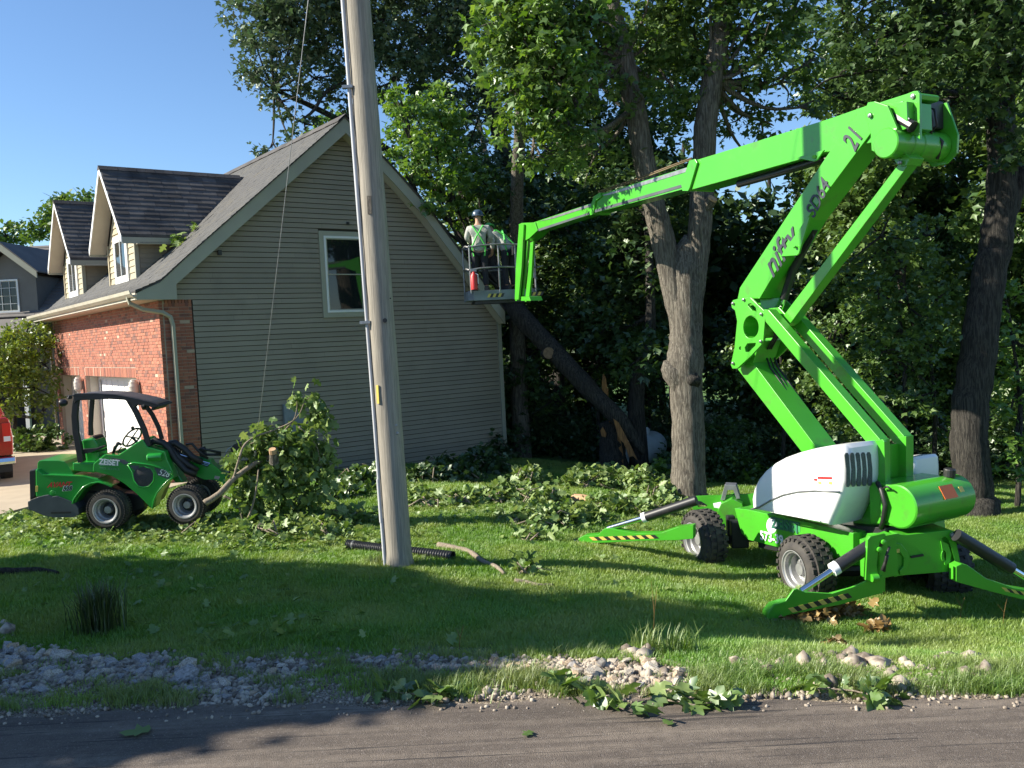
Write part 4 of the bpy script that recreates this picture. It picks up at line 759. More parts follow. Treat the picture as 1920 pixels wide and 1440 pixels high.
# ---- the two workers
def person(label,base,face,kind,lean=0,side=1):
    """base = point on the floor, face = heading in the plan, lean = forward bend (radians)"""
    pr=thing('person',label,'person',base,'workers in the lift cage'); f=np.array([face[0],face[1],0]); f/=np.linalg.norm(f); rt=np.cross(f,ZZ)
    def b(x,y,z):   # x right, y forward, z up ; bend at the hip
        if z>.92: 
            dz=z-.92; y2=y*math.cos(lean)+dz*math.sin(lean); z=.92+dz*math.cos(lean)-y*math.sin(lean); y=y2
        return np.array(base)+rt*x+f*y+ZZ*z
    def skin(name,nodes,edges,m,par,sub=2):
        me=bpy.data.meshes.new(name); org=np.array(base); me.from_pydata([tuple(n[0]-org) for n in nodes],edges,[]); o=link(name,me,m,par)
        md=o.modifiers.new('Skin','SKIN'); me.skin_vertices.new() if not me.skin_vertices else None
        for i,n in enumerate(nodes):
            r=n[1]; me.skin_vertices[0].data[i].radius=(r if hasattr(r,'__len__') else (r,r)); 
        me.skin_vertices[0].data[0].use_root=True; s=o.modifiers.new('Sub','SUBSURF'); s.levels=sub; s.render_levels=sub; me.shade_smooth(); return o
    ex_=[(.30,.12,1.08),(.20,.38,1.08)] if kind=='up' else [(.30,.10,1.10),(.22,.34,1.0)]
    N_=[(b(0,0,.95),(.15,.11)),(b(0,0,1.12),(.13,.10)),(b(0,0,1.36),(.17,.11)),(b(0,0,1.47),(.07,.07)),(b(0,.02,1.56),(.055,.06)),(b(0,.04,1.66),(.078,.095)),(b(0,.04,1.74),(.06,.07))]; E_=[(0,1),(1,2),(2,3),(3,4),(4,5),(5,6)]
    for s in(-1,1):
        k=len(N_); N_+=[(b(s*.20,0,1.42),.06),(b(s*.27,.03,1.20),.046),(b(s*ex_[1][0],.28,1.10 if kind=='up' else 1.06),.034),(b(s*ex_[1][0]*.95,.36,1.09),.03)]; E_+=[(2,k),(k,k+1),(k+1,k+2),(k+2,k+3)]
        for j,(dx,dy,l) in enumerate(((-.035,.03,.055),(-.015,.05,.085),(.0,.055,.09),(.016,.05,.083),(.032,.04,.065))):
            h=N_[k+3][0]; kk=len(N_); N_+=[(h+rt*dx+f*dy,.0095),(h+rt*dx*1.3+f*(dy+l*.5)-ZZ*.01,.0085),(h+rt*dx*1.3+f*(dy+l*.75)-ZZ*.035,.0075)]; E_+=[(k+3,kk),(kk,kk+1),(kk+1,kk+2)]
        k=len(N_); N_+=[(b(s*.10,0,.86),.09),(b(s*.11,.03,.48),.06),(b(s*.12,-.02,.09),.045),(b(s*.13,.12,.04),.04)]; E_+=[(0,k),(k,k+1),(k+1,k+2),(k+2,k+3)]
    body=skin('body',N_,E_,M_skin,pr)
    S_=[(b(0,0,.86),(.185,.145)),(b(0,0,.97),(.175,.135)),(b(0,0,1.15),(.16,.13)),(b(0,0,1.34),(.20,.14)),(b(0,.0,1.46),(.10,.09))]; SE=[(0,1),(1,2),(2,3),(3,4)]
    for s in(-1,1):
        k=len(S_); S_+=[(b(s*.21,0,1.40),.085),(b(s*.275,.03,1.20),.066),(b(s*ex_[1][0]*1.02,.20,1.12),.052)]; SE+=[(3,k),(k,k+1),(k+1,k+2)]
    skin('shirt',S_,SE,M_cloth,pr)
    T_=[(b(0,0,.96),(.16,.125))]; TE=[]
    for s in(-1,1):
        k=len(T_); T_+=[(b(s*.10,0,.84),.105),(b(s*.11,.03,.48),.078),(b(s*.12,-.02,.10),.066)]; TE+=[(0,k),(k,k+1),(k+1,k+2)]
    skin('trousers',T_,TE,M_pants,pr)
    for s in(-1,1): MB().loft([[np.array(base)+rt*(s*.13+x*w_)+f*(y)+ZZ*z for x,y in((-.05,-.12),(.05,-.12),(.055,.05),(.04,.15),(-.04,.15),(-.055,.05))] for z,w_ in((0,1),(.05,1),(.11,.8))]).build('boot',M_black,pr,bev=.01)
    hc=b(0,.04,1.70); MB().lathe(hc,(b(0,0,1.9)-b(0,0,1.6)),[(-.03,.125),(-.015,.15),(.0,.128),(.05,.122),(.09,.10),(.12,.06),(.13,0)],22).build('helmet',M_helm if kind=='up' else M_helg,pr,smooth='auto')
    q=MB()
    def strap(a,c_,w_=.035):
        a,c_=b(*a),b(*c_); q.tube([a,(a+c_)/2-f*.0,c_],w_*.55,6)
    for s in(-1,1): strap((s*.11,-.135,1.44),(-s*.03,-.165,1.22)); strap((s*.03,-.165,1.22),(-s*.10+s*.25,-.13,.99)); strap((s*.11,-.12,1.45),(s*.11,.13,1.40)); strap((s*.15,-.11,.98),(s*.12,-.09,.78))
    strap((-.17,-.1,.99),(.17,-.1,.99)); q.build('harness',M_harn,pr)
    q=MB(); q.lathe(b(0,.13,1.645),f,[(0,.018),(.02,.008),(.024,0)],8); q.build('nose',M_skin,pr)
person('worker with dark blue helmet, grey shirt and green harness, standing upright in the lift cage',cp(.34,.30,.06),(.05,1),'up')
person('worker with green helmet bending forward in the lift cage beside the boom tip',cp(1.02,.42,.06),(-.75,.65),'lean',lean=.75)
# ================= COMPACT LOADER =================
LD=Frame(gpick(196,998),(.995,.09))
ldr=thing('compact_loader','green compact articulated loader with open black roll cage carrying brush','loader',gpick(260,985))
def ls(pts,yo,th,name,m=None,parent=None,holes=(),bev=.012,sh=0):
    P=[p+LD.w*sh for p in LD.P(pts,yo)]; return MB().prism(P,LD.w*th,[[p+LD.w*sh for p in LD.P(h,yo)] for h in holes]).build(name,m or M_ldr,parent or ldr,bev=bev)
def z4(L): return [(30+x/4.965,720+y/4.965) for x,y in L]
def z2(L): return [(x/3.43,620+y/3.43) for x,y in L]
def z5(L): return [(240+x/5.333,740+y/5.333) for x,y in L]
LW=LD.w; LX=LD.x
def mono(L,yo,th,name,m=None,par=None,**k): return ls(L,yo,th,name,m,par,**k)
# rear body
rb_=mono(z4([(183,1050),(180,800),(196,790),(250,842),(640,857),(760,882),(890,950),(760,915),(640,975),(580,1060),(545,1118),(500,1095),(400,1050)]),.0,.95,'rear_body',bev=.025)
mono(z4([(193,860),(199,740),(212,716),(240,711),(395,712),(445,722),(470,742),(545,856)]),-.10,.76,'rear_hood',bev=.035)
mono(z4([(250,842),(640,857),(648,870),(252,856)]),.012,.012,'body_rib',bev=.003)
mono(z4([(112,1165),(118,1100),(132,1082),(200,1055),(260,1038),(300,1032),(335,1050),(378,1043),(500,1090),(545,1112),(580,1160),(584,1215),(540,1240),(350,1245),(250,1222),(150,1180)]),.03,1.0,'counterweight',M_dgrey,bev=.02)
mono(z4([(325,1190),(515,1186),(512,1205),(325,1210)]),.036,.02,'counterweight_slot',M_black,bev=0); mono(z4([(108,1092),(128,1092),(133,1170),(112,1176)]),-.1,.3,'rear_hook',M_black)
mono(z4([(125,806),(180,796),(178,1045),(130,1085)]),-.05,.8,'rear_grille',M_black); mono(z4([(181,950),(205,948),(203,1004),(180,1005)]),.004,.02,'reflector',M_yel,bev=.003)
q=MB(); q.lathe(LD.p(30+343/4.965,720+1015/4.965,.002),LD.n,[(0,.045),(.006,.04),(.008,0)],14); q.build('fuel_cap',M_ldr,ldr)
# fender arches as swept strips
def arch(pts,yo,w0,th,name,par,m=None):
    P=LD.P(pts,yo); q=MB(); n=len(P); r1=[];r2=[]
    cen=np.mean(P,0)
    vs=[]; 
    for i,p in enumerate(P):
        d=P[min(i+1,n-1)]-P[max(i-1,0)]; d/=np.linalg.norm(d); nn=np.cross(d,LD.n); nn=nn if nn[2]>0 else -nn
        vs.append([p-LW*w0,p+nn*th-LW*w0,p+nn*th+LW*.3,p+LW*.3])
    q.loft(vs); return q.build(name,m or M_ldr,par,smooth='auto',bev=.004)
arch(z4([(545,1112),(560,1065),(600,1010),(650,955),(710,925),(780,915),(840,930),(900,955)]),.0,.07,.02,'rear_fender',ldr)
mono(z4([(545,1112),(560,1068),(600,1015),(650,962),(710,930),(790,920),(900,960),(1000,1010),(1050,1060),(900,1140),(700,1200),(560,1200)]),-.35,.2,'wheel_arch_liner',M_black)
mono(z4([(560,1000),(1080,1020),(1180,1050),(1200,1150),(1080,1195),(900,1190),(640,1180)]),-.3,.35,'articulation_frame',M_black)
# cab floor and front body
mono(z4([(525,735),(720,733),(800,660),(850,652),(870,700),(800,800),(720,828),(528,806)]),-.04,.85,'floor_sill',bev=.015)
fb=mono(z2([(595,905),(600,855),(668,800),(680,795),(760,800),(905,702),(920,702),(945,745),(1060,778),(1075,830),(1110,900),(1118,948),(1080,965),(1045,1000),(1010,1060),(992,1140),(962,1140),(935,1105),(880,1050),(800,985),(720,935)]),.0,.22,'front_body',bev=.02)
mono(z2([(760,800),(905,702),(920,702),(960,760),(1050,790),(1070,870),(1000,900),(800,860)]),-.12,.62,'dashboard',bev=.03)
mono(z2([(840,870),(1060,850),(1115,940),(1040,1000),(990,1120),(955,1130),(880,1040)]),-.2,.55,'front_frame',M_black)
arch(z2([(990,1140),(1000,1090),(1022,1040),(1055,1000),(1090,965),(1118,948)]),.0,.06,.022,'front_fender',ldr)
for a,b_ in (((600,903),(720,938)),((720,938),(830,1010)),((830,1010),(960,1140))): pass
MB().tube([p for p in LD.P(z2([(825,860),(860,850),(960,862),(1060,890),(1115,925)]),.01)],.014,6).build('body_rib',M_ldr,fb,smooth=True)
MB().tube([p for p in LD.P(z2([(822,862),(850,905),(862,960),(890,1000),(925,1008),(960,1000),(988,965),(992,920),(970,885),(930,872)]),.008)],.012,6).build('grille_ring',M_ldr,fb,smooth=True)
q=MB(); q.lathe(LD.p(925/3.43,620+940/3.43,.0),LD.n,[(0,.155),(.012,.155),(.016,.145),(.01,0)],30); q.build('round_grille',mat('grille_black',(.03,.03,.032),.7,c2=(.055,.055,.06),scale=90),fb,smooth='auto')
mono(z2([(690,812),(800,830),(832,852),(800,862),(760,838)]),.006,.008,'dark_decal',M_dgrey,fb,bev=0); mono(z2([(832,866),(900,868),(872,905),(862,895)]),.006,.008,'dark_decal',M_dgrey,fb,bev=0)
mono(z2([(990,880),(1060,895),(1098,940),(1080,957),(1015,930)]),.006,.008,'dark_decal',M_dgrey,fb,bev=0)
def ltx(body,x0,y0,x1,y1,h,m,yo,par,wd=1,shear=0,off=.02): return lettering(body,x0,y0,x1,y1,h,m,yo,par,fr=LD,wd=wd,shear=shear,off=off)
mono(z2([(640,835),(765,840),(765,870),(640,868)]),.004,.004,'name_plate',mat('plate_grey_green',(.10,.28,.16),.5),fb,bev=0)
ltx('ZEISET',189,866,221,868.5,.085,M_wht,.009,fb,wd=.85,off=.03); ltx('TREE SERVICE',187,878,223,880,.035,mat('plate_text',(.12,.33,.16),.6),.004,fb,wd=1.0,off=0)
ltx('AVANT',92,910,128,908.5,.075,M_red,.006,rb_,wd=.95,shear=.5,off=.03); ltx('528',110,917,141,915.5,.075,M_wht,.007,rb_,wd=.9,shear=.3,off=.045); ltx('528',110.4,917,141.4,915.6,.072,M_black,.010,rb_,wd=.9,shear=.3,off=.02)
ltx('528',297,885,317,890,.10,M_wht,.013,fb,wd=.8,shear=.3,off=.0)
q=MB(); q.lathe(LD.p(276,858,.03),LX,[(0,.045),(.02,.06),(.20,.062),(.22,.055),(.21,0)],18); q.build('work_lamp',M_ldr,ldr,smooth='auto')
# roll cage
def post(pts,yo,w0,d0,name='cage_post'):
    P=LD.P(pts,yo); q=MB(); vs=[]; n=len(P)
    for i,p in enumerate(P):
        d=P[min(i+1,n-1)]-P[max(i-1,0)]; d/=np.linalg.norm(d); nn=np.cross(d,LD.n)
        vs.append([p-nn*w0/2,p+nn*w0/2,p+nn*w0/2+LW*d0,p-nn*w0/2+LW*d0])
    q.loft(vs); return q.build(name,M_black,ldr,smooth='auto',bev=.006)
post(z4([(560,110),(548,190),(540,300),(550,450),(575,580),(600,730)]),-.02,.085,.07)
post(z4([(705,130),(695,250),(688,380),(690,480)]),-.62,.06,.06)
post(z2([(822,440),(870,520),(925,640),(955,745)]),-.02,.075,.06); post(z2([(930,480),(975,540),(1015,620),(1038,700)]),-.60,.06,.06)
mono(z2([(466,412),(480,404),(600,402),(740,410),(850,430),(955,455),(1018,475),(1022,486),(975,494),(955,486),(880,478),(860,500),(845,470),(800,446),(700,440),(560,446),(500,450),(478,470),(470,430)]),.0,.09,'roof_frame',M_black,bev=.01)
P=[(468,412),(600,402),(740,410),(850,430),(955,455),(1020,478)]
q=MB(); a_=LD.P(z2(P),.0); q.prism([*a_,*[p-ZZ*.03 for p in a_[::-1]]],LW*.72); q.build('roof_panel',mat('roof_dark',(.05,.055,.065),.45),ldr,bev=.006)
mono(z2([(950,455),(1020,470),(1020,486),(985,515),(970,512),(975,490)]),-.05,.6,'roof_bracket',M_black); q=MB(); q.lathe(LD.p(265,762,-.05),LX,[(0,.02),(.02,.055),(.06,.06),(.07,0)],14); q.build('work_lamp',M_black,ldr,smooth='auto')
q=MB(); q.lathe(LD.p(126,755,-.1),-LX,[(0,.03),(.03,.05),(.08,.058),(.1,.05),(.1,0)],14); q.build('work_lamp',M_black,ldr,smooth='auto'); MB().tube(LD.P([(128,747),(130,742),(140,742)],-.1),.012,6).build('lamp_bracket',M_black,ldr)
mono([(124,742),(133,741),(134,748),(126,749)],-.1,.05,'lamp_bracket',M_black)
# seat, armrest, wheel, levers
mono(z4([(610,520),(700,508),(735,520),(760,560),(770,620),(700,640),(625,610)]),-.22,.40,'seat_back',bev=.03); mono(z4([(700,480),(735,490),(760,540),(780,640),(780,700),(735,720),(735,540)]),-.3,.35,'seat_back_shell',M_black,bev=.02)
mono(z4([(640,640),(770,630),(780,690),(730,730),(650,728)]),-.24,.36,'seat_cushion',bev=.02); mono(z4([(590,610),(740,600),(800,575),(818,580),(800,600),(700,640),(610,655)]),-.12,.10,'armrest',M_black,bev=.01)
mono(z4([(590,540),(612,530),(635,700),(640,728),(600,728)]),-.3,.3,'seat_frame',M_black)
wc=LD.p(248,820,-.42); ta=np.array(LX)*.62+ZZ*.8; ta/=np.linalg.norm(ta); tb=LW*.88+LX*.42; tb-=ta*(tb@ta); tb/=np.linalg.norm(tb)
q=MB(); q.tube([wc+(ta*math.cos(t)+tb*math.sin(t))*.17 for t in np.linspace(0,2*math.pi,22)],.015,6); q.build('steering_wheel',M_black,ldr,smooth=True)
q=MB(); q.tube([wc-ta*.17,wc+ta*.17],.012,6); q.tube([wc-tb*.17,wc+tb*.17],.012,6); q.tube([wc,LD.p(262,835,-.42)],.02,6); q.lathe(LD.p(249,806,-.3),ZZ,[(0,.02),(.04,.03),(.06,0)],8); q.build('steering_spokes',M_black,ldr)
q=MB(); q.tube(LD.P([(212,850),(216,838),(222,831),(228,834)],-.2),[.02,.03,.03,.02],8); q.tube(LD.P([(222,848),(224,842),(228,838)],-.25),.01,6); q.build('control_lever',M_black,ldr,smooth=True)
# loader arm
arm=mono(z5([(600,640),(700,640),(820,650),(840,690),(900,735),(960,800),(1030,850),(1042,880),(1020,905),(960,905),(950,880),(860,850),(760,850),(650,800)]),-.38,.22,'loader_arm',bev=.012)
mono(z5([(200,540),(270,500),(360,520),(400,600),(470,700),(520,820),(560,880),(470,880),(350,700)]),-.36,.26,'arm_mast',bev=.02)
mono(z5([(630,600),(790,640),(860,700),(840,730),(700,690),(620,640)]),-.42,.04,'arm_plate',mat('dark_green',(.02,.15,.05),.4),bev=.006)
for k in range(3): rod_=MB().tube(LD.P([(240+(520+20*k)/5.333,740+(600+18*k)/5.333),(240+(820-10*k)/5.333,740+(690+14*k)/5.333)],-.28-.05*k),.014,6).build('hydraulic_pipe',M_chr,ldr,smooth='auto')
for k,(pts,r_) in enumerate((([(190,560),(210,490),(270,460),(350,480),(410,540),(470,640),(580,760),(680,800)],.05),([(300,470),(400,500),(480,600),(600,700),(700,760)],.045),([(410,490),(470,480),(560,540),(640,620),(740,680)],.05),([(430,520),(520,600),(620,660)],.04),([(580,500),(640,490),(700,560),(800,640)],.02),([(720,540),(760,545),(930,580)],.02),([(730,600),(930,600)],.02),([(640,800),(700,830),(730,900)],.02))):
    MB().tube(LD.P([(240+a/5.333,740+b_/5.333) for a,b_ in pts],-.2-.04*k),r_,8).build('hydraulic_hose',M_hose,ldr,smooth=True)
q=MB()
for i in range(12): t=i/11; p=LD.p(240+(425+190*t)/5.333,740+(500+110*t)/5.333,-.34); q.lathe(p,LX,[(0,.056),(.012,.06),(.02,.056)],10)
q.build('hose_wrap',M_hose,ldr,smooth='auto')
q=MB(); q.lathe(LD.p(425,903,-.36),LD.n,[(0,.05),(.02,.06),(.05,.055),(.055,0)],16); q.build('pivot_boss',M_ldr,arm,smooth='auto'); mono(z5([(870,810),(920,820),(905,850),(860,838)]),-.375,.004,'arm_decal',M_steel,arm,bev=0)
mono(z5([(1020,530),(1060,495),(1290,490),(1300,545),(1260,560),(1060,560),(1030,600)]),-.35,.3,'grapple_frame',M_black); mono(z5([(1118,520),(1170,518),(1170,548),(1120,550)]),-.345,.005,'red_decal',M_red,None); mono(z5([(1170,518),(1228,516),(1228,546),(1170,548)]),-.345,.005,'yellow_decal',M_yel,None)
MB().tube(LD.P(z5([(980,640),(978,590),(1000,545),(1040,520)]),-.3),.012,6).build('hydraulic_hose',M_steel,ldr,smooth=True); mono(z5([(1000,640),(1050,600),(1060,760),(1080,900),(1040,940),(1010,800)]),-.4,.15,'grapple_tine',M_black); mono(z5([(700,540),(760,520),(780,620),(770,640),(720,640)]),-.45,.1,'quick_coupler',M_black)
# wheels
def lwheel(px,py,yo,Rr,sh=0,ax=None,**k):
    c=LD.p(px,py,yo)+LW*sh; return wheel(ldr,c,ax if ax is not None else LD.n,Rr=Rr,wd=.27,rimr=Rr*.60,m=mat('rim_grey',(.36,.37,.38),.4,metal=.3,c2=(.28,.28,.29),scale=8) if 'rim_grey' not in MATS else MATS['rim_grey'],hub=M_black,tr=2)
a1=LD.n*.985+LX*-.12; a2=LD.n*.985+LX*-.15
lwheel(197,958,.13,.305,ax=a1); lwheel(346,949,.13,.30,ax=a2); lwheel(197,958,.13,.305,sh=.88,ax=a1); lwheel(346,949,.13,.30,sh=.88,ax=a2)

# ================= PICKUP (only its rear corner reaches into the picture) =================
tg=gpick(17,905); tk=thing('pickup_truck','red pickup truck seen from its rear corner on the driveway','pickup truck',(tg[0]-.9,tg[1],tg[2]))
O=np.array([tg[0]+.17,tg[1],tg[2]])   # right rear corner, x to the left is the body
def T(a,b_,c): return O+np.array([-.835,-.55,0])*a+np.array([-.55,.835,0])*b_+ZZ*c
prof=[(0,.62),(0,1.42),(.02,1.46),(2.1,1.46),(2.1,1.46),(2.45,1.95),(3.9,1.98),(4.4,1.42),(5.7,1.25),(5.75,.6)]
q=MB(); q.prism([T(.02,0,.62),T(.0,0,1.0),T(.05,0,1.40),T(.10,0,1.46),T(1.90,0,1.46),T(1.95,0,1.4),T(2.0,0,1.0),T(1.98,0,.62)],np.array([-.55,.835,0])*2.2); q.build('bed',M_truck,tk,bev=.03)
q=MB(); q.prism([T(.02,2.2,.5),T(.0,2.2,1.40),T(.22,2.2,2.0),T(1.78,2.2,2.0),T(2.0,2.2,1.4),T(1.98,2.2,.5)],np.array([-.55,.835,0])*1.9); q.build('cab',M_truck,tk,bev=.05)
q=MB(); q.prism([T(.30,2.19,1.5),T(.38,2.19,1.9),T(1.62,2.19,1.9),T(1.70,2.19,1.5)],np.array([.55,-.835,0])*.02); q.build('rear_window',M_glass,tk)
q=MB(); q.prism([T(.05,4.1,.5),T(.03,4.1,1.2),T(.3,4.1,1.3),T(1.7,4.1,1.3),T(1.97,4.1,1.2),T(1.95,4.1,.5)],np.array([-.55,.835,0])*1.4); q.build('bonnet',M_truck,tk,bev=.05)
tgte=MB().box(T(1.0,-.01,1.12),1.5,.04,.56,ax=(.835,.55,0)).build('tailgate',M_truck,tk,bev=.02); MB().box(T(.52,-.035,.86),.28,.01,.05,ax=(.835,.55,0)).build('badge',M_chr,tgte); MB().box(T(1.0,-.035,1.3),.3,.03,.1,ax=(.835,.55,0)).build('handle',M_black,tgte)
q=MB(); q.box(T(.12,-.02,1.13),.17,.06,.42,ax=(.835,.55,0)); tl=q.build('tail_light',M_lens,tk,bev=.015); MB().box(T(.12,-.055,.99),.13,.01,.11,ax=(.835,.55,0)).build('reversing_lens',M_wht,tl); q=MB(); q.box(T(1.88,-.02,1.13),.17,.06,.42,ax=(.835,.55,0)); q.build('tail_light',M_lens,tk,bev=.015)
q=MB(); q.prism([T(0,-.02,.60),T(0,-.17,.58),T(.0,-.19,.5),T(.0,-.19,.44),T(.0,-.05,.40),T(0,.0,.42)],np.array([-.835,-.55,0])*2.0); q.build('bumper',M_chr,tk,bev=.01); MB().box(T(1.0,.2,.35),1.9,.3,.2,ax=(.835,.55,0)).build('underbody',M_black,tk)
for a,y in ((.02,.75),(1.98,.75),(.02,4.4),(1.98,4.4)): wheel(tk,T(a,y,.37),np.array([.835,.55,0])*(1 if a<1 else -1),Rr=.37,wd=.26,rimr=.22,tr=2)
# ================= TREES =================
def limb(q,path,r0,r1,n=10,wob=.06,sub=5):
    P=[np.array(p,float) for p in path]; out=[]; 
    for i in range(len(P)-1):
        p0,p1,p2,p3=P[max(i-1,0)],P[i],P[i+1],P[min(i+2,len(P)-1)]
        for k in range(sub):
            t=k/sub; out.append(.5*((2*p1)+(-p0+p2)*t+(2*p0-5*p1+4*p2-p3)*t*t+(-p0+3*p1-3*p2+p3)*t**3))
    out.append(P[-1]); m=len(out); rr=[r0+(r1-r0)*(i/(m-1)) for i in range(m)]
    q.tube([o+rng.normal(size=3)*r0*.03 for o in out],rr,n,wob=wob); return q
def blobs_px(L,m_per_px=None):
    """(px,py,distance,radius px[,vertical squash]) -> world ellipsoids of true size"""
    o=[]
    for b in L:
        px,py,Y,r=b[:4]; k=b[4] if len(b)>4 else .85; R_=r*Y/FPX; o.append((atY(px,py,Y),R_,R_*1.15,R_*k))
    return o
def auto_branches(q,start,blobs,r=.07,n=None):
    for c,rx,ry,rz in blobs[:n]:
        c=np.array(c); d=c-start; mid=start+d*.5+np.array([0,0,-.12*np.linalg.norm(d)])
        limb(q,[start,mid,c],r*(1+.12*np.linalg.norm(d)),.015,6,.05,4)
        for _ in range(3):
            e=c+rng.normal(size=3)*np.array([rx,ry,rz])*.55; limb(q,[c-(c-mid)*.25,(c+e)/2,e],.03,.006,5,.05,3)
def tree(name,label,cat,base,trunks,blobs,m_leaf,m_bark,size=.16,dens=6,nper=22,cr=.3,tmpl=LF_Q,group=None,hub=None,droop=.3,up=.75,br=.06,shell=.6,splay=None):
    t=thing(name,label,cat,base,group); q=MB()
    for path,r0,r1 in trunks: limb(q,path,r0,r1,16 if r0>.2 else 10,.05,6)
    t_=q.build('trunk',m_bark,t,smooth=True,fix=False)
    if blobs:
        h_=np.array(hub if hub is not None else trunks[0][0][-1],float)
        q=MB()
        for b in blobs:
            # nearest point on any trunk path
            pts=np.array([p for path,_,_ in trunks for p in path]); 
            st=pts[np.argmin(np.linalg.norm(pts-np.array(b[0])+np.array([0,0,-.6]),axis=1))]; auto_branches(q,st,[b],br)
        q.build('branches',m_bark,t,smooth=True,fix=False)
        leaves('crown',tmpl,clumps(blobs,dens,nper,cr,shell),size,m_leaf,t,up=up,droop=droop,kind='stuff')
    return t
def gb(x,y): return P3(x,y,float(gz(x,y)))
# --- main forked tree behind the lift
Y0=17.2; B0=gb(*atY(1291,925,Y0)[:2])
def at(px,py,Y=Y0): return atY(px,py,Y)
mt=thing('oak_tree','large pale barked oak forking into two stems just behind the boom lift','tree',B0)
q=MB()
pth=[B0+ZZ*-.2,B0+ZZ*.05,B0+ZZ*.3,at(1291,860),at(1290,790),at(1286,720),at(1284,680),at(1286,640),at(1286,600),at(1286,550),at(1286,505),at(1286,465),at(1286,440)]
q2=[.46,.41,.35,.32,.31,.32,.36,.315,.315,.33,.33,.22,.03]
def vtube(q,P,Rr,n=22,wob=.05):
    out=[];rr=[]
    for i in range(len(P)-1):
        for k in range(5): t=k/5; out.append(np.array(P[i])*(1-t)+np.array(P[i+1])*t); rr.append(Rr[i]*(1-t)+Rr[i+1]*t)
    out.append(np.array(P[-1])); rr.append(Rr[-1]); q.tube(out,rr,n,wob=wob)
vtube(q,pth,q2)
vtube(q,[at(1278,620),at(1263,540),at(1241,440),at(1222,370),at(1205,290),at(1190,200),at(1170,110),at(1148,20),at(1130,-60)],[.20,.235,.23,.215,.205,.20,.19,.18,.17],16)
vtube(q,[at(1292,620),at(1302,520),at(1312,430),at(1318,340),at(1322,240),at(1335,150),at(1352,60),at(1372,-40)],[.20,.235,.23,.22,.215,.20,.19,.16],16)
tr_=q.build('trunk',M_bark,mt,smooth=True,fix=False)
q=MB(); c_=at(1262,695,Y0-.15); q.tube([at(1285,760),at(1275,720,Y0-.05),at(1262,697,Y0-.08),at(1249,686,Y0-.1),at(1246,676,Y0-.1)],[.16,.22,.22,.13,.02],16,wob=.12); q.build('burl',M_bark,mt,smooth=True,fix=False)
q=MB(); q.tube([at(1298,714,Y0-.20),at(1302,708,Y0-.36),at(1303,706,Y0-.37)],[.17,.11,.06],12,wob=.15); q.build('knot_hole',M_barkd,mt,smooth=True)
q=MB(); q.tube([at(1318,400),at(1336,372,Y0-.3)],[.13,.10],10); q.build('broken_limb',M_bark,mt); MB().tube([at(1335,374,Y0-.3),at(1337,371,Y0-.32)],[.10,.095],10).build('torn_end',M_cut,mt)
bl=blobs_px([(950,20,16,75),(1010,70,15.5,80),(960,130,16,70),(1040,150,15.5,75),(1000,210,16,60),(1080,60,16.5,80),(1060,240,16,60),(1100,160,17,65),(1010,290,16.5,40),(1110,290,17.5,60),(1050,-40,16,90),(950,-60,16,80),
  (1230,60,17.5,70),(1260,150,17.5,70),(1210,190,16.8,40),(1300,60,18,80),(1300,220,18,55),(1390,40,17,65),(1420,110,17,60),(1370,150,17.8,60),(1330,-40,17,80),(1230,-50,17,80),(1440,-20,17,70),(1400,220,18,45),(1470,60,17.5,50),(1500,10,17.5,45),(1480,150,17.5,38),(1530,110,17.5,36),(1440,230,18,34),(1520,200,17.8,26),(1400,290,18.5,24)])
q=MB()
for b in bl: 
    P=np.array([at(1205,290),at(1190,200),at(1170,110),at(1318,340),at(1335,150),at(1240,440)]); st=P[np.argmin(np.linalg.norm(P-np.array(b[0])+np.array([0,0,-.8]),axis=1))]; auto_branches(q,st,[b],.05)
q.build('branches',M_bark,mt,smooth=True,fix=False)
leaves('crown',LF_K,clumps(bl,22.0,24,.26,.5),.135,L_mid,mt,up=.7,droop=.5,kind='stuff')
# bright maple hanging in front of it
ml=blobs_px([(930,40,15.6,55),(990,10,15.4,60),(1040,100,15.2,55),(970,170,15.6,50),(1030,220,15.6,48),(1090,130,15.6,40),(940,250,16,26),(1000,300,16.3,30),(1060,320,16.3,26),(930,110,15.8,48),(1080,190,15.6,36),(1120,30,15.6,40)])
mpb=gb(.2,24.5)
tree('maple_tree','maple tree with bright green leaves beside the gable top','tree',mpb,[([mpb-ZZ*.2,mpb+ZZ*3,mpb+P3(.1,-1,6),mpb+P3(.3,-3,8.5),mpb+P3(.6,-6,10.5)],.26,.1)],ml,L_brt,M_bark,size=.15,dens=24,nper=24,cr=.22,tmpl=LF_K,droop=.9,up=.55)
